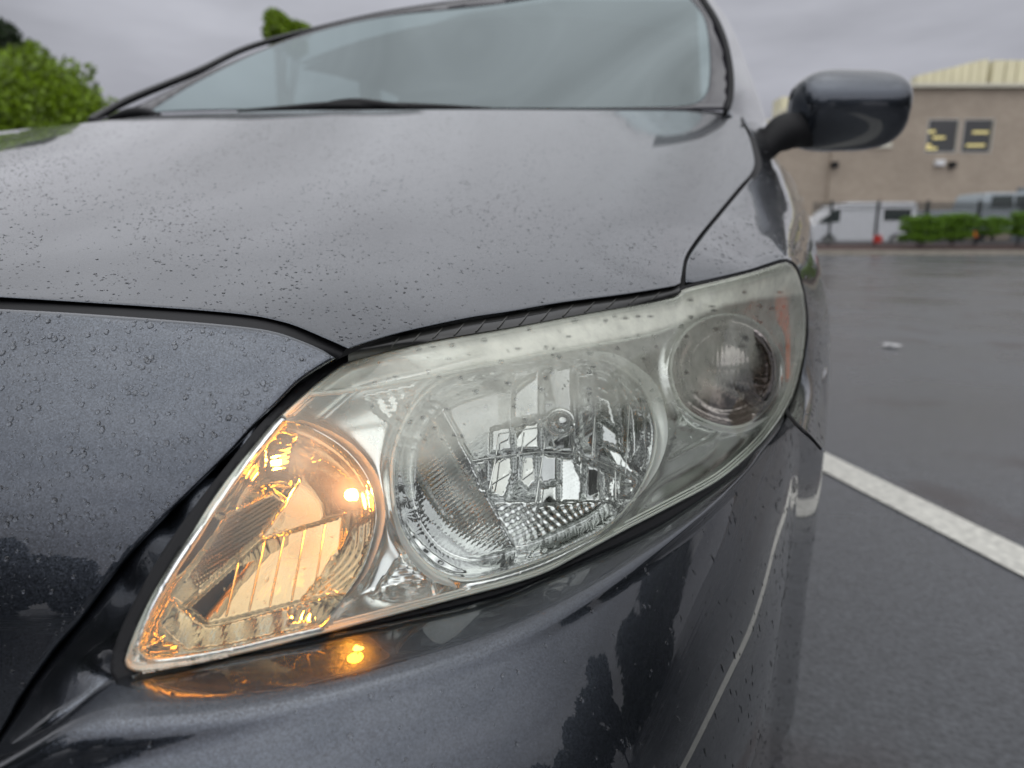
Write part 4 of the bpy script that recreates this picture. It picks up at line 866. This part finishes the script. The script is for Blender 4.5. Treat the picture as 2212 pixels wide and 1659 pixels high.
for pts_ in ([(1020, 996), (1071, 987), (1128, 980), (1174, 976), (1210, 978), (1247, 983), (1285, 994), (1329, 1013), (1373, 1043)], [(1080, 937), (1125, 929), (1170, 923)], [(1078, 937), (1071, 987)], [(1132, 935), (1126, 980)], [(1178, 935), (1174, 976)], [(1240, 952), (1238, 981)], [(1285, 897), (1278, 992)], [(1361, 860), (1351, 1025)], [(1329, 1013), (1330, 1080)], [(1071, 987), (1056, 1060)], [(1174, 976), (1156, 1090)]):
    q = spl(pts_, 10); tube('facet_edge', P(q[:, 0], q[:, 1], D_L(q[:, 0], q[:, 1])+.050), .0006, CHROMES, lamp, 5)
hbp = P(1600, 800, float(D_hb(np.array([1600.]), np.array([800.]))[0])-.03)
0 and ball('high_beam_bulb', hbp, .009, thin_glass('bulb_glass', (.9, .9, .9), 1.5), lamp)
# amber side reflector
asr = spl([(1674, 640), (1690, 622), (1700, 640), (1706, 703), (1706, 810), (1697, 816), (1695, 730), (1676, 690)], 5, True)
panel('side_reflector', asr, lambda u, v: D_L(u, v)+.006, simple('amber_reflector', (.95, .22, .04), .3), lamp, 6, skirt=.004)

tcv = bpy.data.curves.new('lens_lettering', 'FONT'); tcv.body = 'LCL  DOT  HB3  HB4  VOR'; tcv.size = 1; tcv.resolution_u = 2
to_ = bpy.data.objects.new('tmp_text', tcv); COL.objects.link(to_); bpy.context.view_layer.update()
tm_ = bpy.data.meshes.new_from_object(to_.evaluated_get(bpy.context.evaluated_depsgraph_get())); co = np.array([v.co[:2] for v in tm_.vertices]); fs = [list(p.vertices) for p in tm_.polygons]; bpy.data.objects.remove(to_)
co[:, 0] /= co[:, 0].max(); h_ = co[:, 1].max(); uu = 308+co[:, 0]*186; vv = 1455-co[:, 0]*35-co[:, 1]/h_*11+0*uu; uu = uu-co[:, 1]/h_*3
mesh('lens_lettering', P(uu, vv, D_L(uu, vv)-.0006), fs, simple('moulded_lettering', (.8, .72, .6), .3), lamp, False)
# ---- mirror
mir = empty('side_mirror', (0, 0, 0)); mir.parent = car
mc = P(1828, 241, 1.43); 
def superell(c, h, ex, name, m_, parent, ax=(cR, hF, np.array([0, 0, 1.])), shear=0, nseg=48):
    V = []; F = []
    nu, nv_ = nseg, nseg//2
    sg = lambda x, p: np.sign(x)*abs(x)**p
    for j in range(nv_+1):
        ph = -math.pi/2+math.pi*j/nv_
        for i in range(nu):
            th = 2*math.pi*i/nu
            x = sg(math.cos(ph), ex[1])*sg(math.cos(th), ex[0]); y = sg(math.cos(ph), ex[1])*sg(math.sin(th), ex[0]); z = sg(math.sin(ph), ex[1])
            zz = z*(1+shear*x)
            if y > .35: y = .35
            y = y*(1-.5*z*z)+.12*z*(y < .3)*-1 if name == 'mirror_housing' else y
            V.append(c+ax[0]*h[0]*x+ax[1]*h[1]*y+ax[2]*h[2]*zz)
    for j in range(nv_):
        for i in range(nu): F.append([j*nu+i, j*nu+(i+1) % nu, (j+1)*nu+(i+1) % nu, (j+1)*nu+i])
    return mesh(name, V, F, m_, parent)
superell(mc, (.113, .078, .077), (.52, .56), 'mirror_housing', PAINT, mir, shear=-.03)
st = [P(1640, 340, 1.40), P(1664, 308, 1.40), P(1700, 284, 1.41), P(1750, 285, 1.43), P(1840, 295, 1.44)]
tube('mirror_arm', spl(np.array(st)*1000, 8)/1000,  .042, BLACK, mir, 16, taper=lambda t: .55+.45*min(1, t*4)-.45*t, flat=1)
mg = superell(mc+hF*.028, (.105, .004, .066), (.7, .7), 'mirror_glass', CHROME2, mir)
# ---- wipers
def wiper(pts, r):
    t = empty('wiper', (0, 0, 0)); t.parent = car
    q = spl(pts, 8); tube('wiper_blade', P(q[:, 0], q[:, 1], D_w(q[:, 0], q[:, 1])-.05), r, BLACK, t, 8, taper=lambda s: .25+.75*math.sin(math.pi*min(max(s, .05), .95)))
    return t
wp = wiper([(515, 240), (620, 235), (720, 230), (850, 232), (1000, 234), (1060, 236)], .010)
q = spl([(690, 230), (720, 225), (765, 223), (810, 227), (880, 232)], 6); tube('wiper_arm', P(q[:, 0], q[:, 1], D_w(q[:, 0], q[:, 1])-.06), .010, BLACK, wp, 8, taper=lambda s: .4+.6*math.sin(math.pi*s))
wp2 = wiper([(235, 256), (270, 247), (310, 243), (345, 249)], .013)
# ---- cabin
INT = simple('cabin_dark', (.03, .034, .035), .9); SEAT = simple('grey_seat_cloth', (.10, .11, .11), .9)
cab = empty('cabin', (0, 0, 0)); cab.parent = car
mbx = MB(); mbx.box((0, 1.75, .93), (.70, .42, .03)); mbx.build('dashboard', INT, cab)
for sx in (-.36, .36):
    mbx = MB(); mbx.box((sx, 2.35, .85), (.24, .09, .36), 0, .85); o = mbx.build('front_seat', SEAT, cab); mbx = MB(); mbx.box((sx, 2.36, 1.20), (.13, .05, .09), 0, .85); mbx.build('headrest', SEAT, o)
mbx = MB(); mbx.box((0, 3.2, .75), (.66, .08, .35)); mbx.build('rear_seat', SEAT, cab)
mbx = MB(); mbx.box((0, 2.6, .35), (.74, 1.6, .03)); mbx.build('cabin_floor', INT, cab)
mbx = MB()
for sx in (-.68, .68): mbx.box((sx, 2.7, .64), (.02, 1.0, .30))
mbx.box((0, 3.7, .62), (.66, .02, .3)); mbx.build('cabin_sides', INT, cab)
cwall = np.array([(905, 300), (905, 60), (1000, 30), (1200, 0), (1505, 0), (1520, 300)], float)
h0 = 0; h1 = np.array([(1098, 213), (1330, 196), (1328, 234), (1096, 244)], float); h2 = np.array([(1470, 196), (1497, 195), (1503, 230), (1474, 232)], float); h3 = np.array([(924, 176), (986, 206), (992, 222), (978, 222), (974, 211), (920, 186)], float)
panel('cabin_back', lin(np.vstack([cwall, cwall[:1]]), 40)[:-1], lambda u, v: 3.3+0*u, INT, cab, 40, skirt=.05, holes=[h1, h2, h3])
rf = []
for s in np.linspace(0, 1, 9):
    y = 1.86+1.7*s; rf.append([(x*.62, y, 1.46-.09*x*x-.06*(2*s-.9)**2) for x in np.linspace(-1, 1, 11)])
grid('roof', np.array(rf), PAINT, car); grid('headliner', np.array(rf)*[.98, 1, 1]-[0, 0, .018], INT, cab)
mbx = MB(); mbx.box((-.70, 2.55, 1.15), (.02, .06, .28)); mbx.build('door_pillar', INT, cab); mbx = MB(); mbx.box((-.70, 3.35, 1.12), (.03, .22, .26)); mbx.build('rear_pillar', INT, cab)
# ---- the rest of the body: flanks, tail, floor and wheels
for sgn in (1, -1):
    G = []
    for y in ([1.32, 1.5, 1.8, 2.2, 2.7, 3.2, 3.6, 3.9, 4.15, 4.3] if sgn > 0 else [.35, .55, .8, 1.1, 1.5, 2.0, 2.7, 3.2, 3.6, 3.9, 4.15, 4.3]):
        tp = 1-.10*max(0, (y-3.4)/.9)**2-.10*max(0, (1.0-y)/.65)**2*(sgn < 0); ztop_ = .93 if y > 1.2 else .72+.2*(y-.35)/.85
        G.append([(sgn*x*tp, y, z) for x, z in ((.70, ztop_), (.79, ztop_-.02), (.825, .82 if ztop_ > .85 else ztop_-.07), (.848, .66), (.856, .55), (.85, .40), (.83, .26), (.76, .20))])
    grid('body_side', np.array(G), PAINT, car, flip=sgn < 0)
G = [[(x, 4.28+.04*(1-(x/.78)**2)*1.5, z) for x in np.linspace(-.77, .77, 9)] for z in (.22, .4, .6, .8, .93)]; grid('tail_panel', np.array(G), PAINT, car)
G = [[(x, y, z) for x in np.linspace(-.70, .70, 7)] for y, z in ((3.55, 1.08), (3.8, 1.02), (4.1, .98), (4.33, .92))]; grid('boot_lid', np.array(G), PAINT, car)
mbx = MB(); mbx.box((0, 2.35, .24), (.74, 1.9, .04)); mbx.build('underbody', BLACK, car)
RIM = simple('wheel_rim_silver', (.35, .35, .36), .3, metal=.8)
for sx in (1, -1):
    for yy in (.98, 3.58):
        wh = bpy.data.objects.new('wheel', None); COL.objects.link(wh); wh.parent = car; wh.location = (sx*.735, yy, .31); wh.rotation_euler = (0, math.pi/2, 0)
        for nm, r1, r2, dp, m_ in (('tyre', .31, .31, .19, BLACK), ('rim', .20, .18, .205, RIM)):
            b = bmesh.new(); bmesh.ops.create_cone(b, cap_ends=True, segments=32, radius1=r1, radius2=r2, depth=dp); me = bpy.data.meshes.new(nm); b.to_mesh(me); b.free(); me.materials.append(m_)
            o = bpy.data.objects.new(nm, me); COL.objects.link(o); o.parent = wh
# ---- dark liner behind the front skin
mbx = MB(); mbx.box((0, .75, .45), (.58, .28, .12)); mbx.build('engine_bay', BLACK, car)

# ---- trees around the lot in front of the car (seen in the paint)
for k, (az, r, h) in enumerate(((-104, 17, 5.0), (-86, 15, 5.8), (-68, 17, 5.4), (-52, 17, 5.0), (-37, 20, 4.6), (-22, 23, 4.0), (-8, 25, 3.6), (6, 25, 4.2), (20, 24, 3.8), (36, 23, 4.4), (52, 22, 4.2), (68, 22, 4.8), (86, 20, 5.4), (104, 22, 5.0))):
    a_r = math.radians(az); base = CAM*[1, 1, 0]+(-hF*math.cos(a_r)+cR*math.sin(a_r))*r
    g_ = np.random.default_rng(40+k); cr = [(g_.normal(0, 1.9), g_.normal(0, 1.9), h*g_.uniform(.25, 1.0)*1.1, g_.uniform(1.1, 2.0)) for _ in range(10)]
    tree('lot_tree', 'tree standing across the lot in front of the car, mirrored in its paint', base, h, cr, 8000, .34, LEAFD, 1, 50+k, group='trees mirrored in the car paint')
# ---- rain
def dome_set(Pn, Nn, R, E, name, parent, up_=None):
    """Pn points, Nn normals, R radius, E elongation down the slope"""
    V = []; F = []; S = 8
    for p, n_, r, e_ in zip(Pn, Nn, R, E):
        g3 = np.array([0, 0, -1.]); t = g3-n_*(g3@n_); t /= max(np.linalg.norm(t), 1e-6); b = np.cross(n_, t); k = len(V)
        j = rng.uniform(.8, 1.2, S); ph = rng.uniform(0, 6)
        hh = r*(.36 if r > .0007 else .45)
        for ring, (rr_, hz) in enumerate(((1.0, -.02), (.86, .55), (.5, .88))):
            for q in range(S):
                a = 2*math.pi*q/S+ph; x = math.cos(a)*rr_*r*j[q]*e_; y = math.sin(a)*rr_*r*j[q]
                V.append(p+t*x+b*y+n_*hh*hz)
        V.append(p+n_*hh)
        for ring in range(2):
            for q in range(S): F.append([k+ring*S+q, k+ring*S+(q+1) % S, k+(ring+1)*S+(q+1) % S, k+(ring+1)*S+q])
        for q in range(S): F.append([k+2*S+q, k+2*S+(q+1) % S, k+3*S])
    o = mesh(name, V, F, WATER, parent); o['kind'] = 'stuff'; return o
def rain(poly, D, n, r0, r1, parent, elong=1.2, dens=None, pw=.75):
    lo, hi = poly.min(0), poly.max(0); q = rng.uniform(lo, hi, (n*12, 2)); q = q[(q[:, 0] > -10) & (q[:, 1] > -10) & (q[:, 0] < 2222) & (q[:, 1] < 1670)]
    dd, ii = sdist(q, poly); q = q[ii & (dd > 5)]
    d = D(q[:, 0], q[:, 1]); p0 = P(q[:, 0], q[:, 1], d); p1 = P(q[:, 0]+1.5, q[:, 1], D(q[:, 0]+1.5, q[:, 1])); p2 = P(q[:, 0], q[:, 1]+1.5, D(q[:, 0], q[:, 1]+1.5))
    c = np.cross(p2-p0, p1-p0); A = np.linalg.norm(c, axis=1); N_ = c/A[:, None]; s_ = np.sign(-np.einsum('ij,ij->i', N_, p0-CAM)); N_ = N_*s_[:, None]
    w_ = A**pw
    if dens is not None: w_ = w_*dens(q[:, 0], q[:, 1])
    k = rng.choice(len(q), min(n, len(q)), replace=False, p=w_/w_.sum())
    R = r0*(r1/r0)**(rng.uniform(0, 1, len(k))**2.2); E = rng.uniform(.9, elong, len(k))
    return dome_set(p0[k], N_[k], R, E, 'raindrops', parent)
clump = lambda s_: (lambda u, v: .35+np.clip(1+np.sin(u*.013*s_+np.sin(v*.02))*np.sin(v*.017+u*.005*s_+1), 0, 2))
rain(hood_poly, D_hood, 12000, .00028, .0013, hood, 1.5, clump(1), .62)
rain(bpoly, D_b, 1300, .0003, .0019, bump_up, 1.3, lambda u, v: clump(1.3)(u, v)*np.where(v > 1150, .35, 1))
rain(fend, D_f, 1400, .0004, .0018, fender, 1.6, None, .6)
rain(lens_poly, D_L, 1100, .0002, .0015, lens, 1.5, lambda u, v: np.where((v < 1120) & (u > 800), 1.4, .6))
# bumper drops from the swept patch
Gb = np.array(rows[6:]); R_, C__ = Gb.shape[:2]; pts_, nr_, ww_ = [], [], []
ii_ = rng.integers(0, R_-1, 30000); jj_ = rng.integers(0, C__-1, 30000); fu = rng.random(30000)[:, None]; fv = rng.random(30000)[:, None]
a00, a01, a10, a11 = Gb[ii_, jj_], Gb[ii_, jj_+1], Gb[ii_+1, jj_], Gb[ii_+1, jj_+1]
pb = (a00*(1-fu)+a10*fu)*(1-fv)+(a01*(1-fu)+a11*fu)*fv; nb = np.cross(a10-a00, a01-a00); Ab = np.linalg.norm(nb, axis=1); nb = nb/Ab[:, None]
nb *= np.sign(np.einsum('ij,ij->i', nb, CAM-pb))[:, None]; uu_, vv_, zz_ = proj(pb); okk = (uu_ > -10) & (uu_ < 1790) & (vv_ < 1670) & (vv_ > 880) & (np.abs(Ab) > 0)
pb, nb, Ab, uu_ = pb[okk], nb[okk], Ab[okk], uu_[okk]; k = rng.choice(len(pb), min(2100, len(pb)), replace=False, p=Ab/Ab.sum())
dome_set(pb[k], nb[k], .0003*(5.0)**(rng.uniform(0, 1, len(k))**2), np.where(uu_[k] > 1450, rng.uniform(1.2, 3.2, len(k)), rng.uniform(.9, 1.6, len(k))), 'raindrops', bumper)
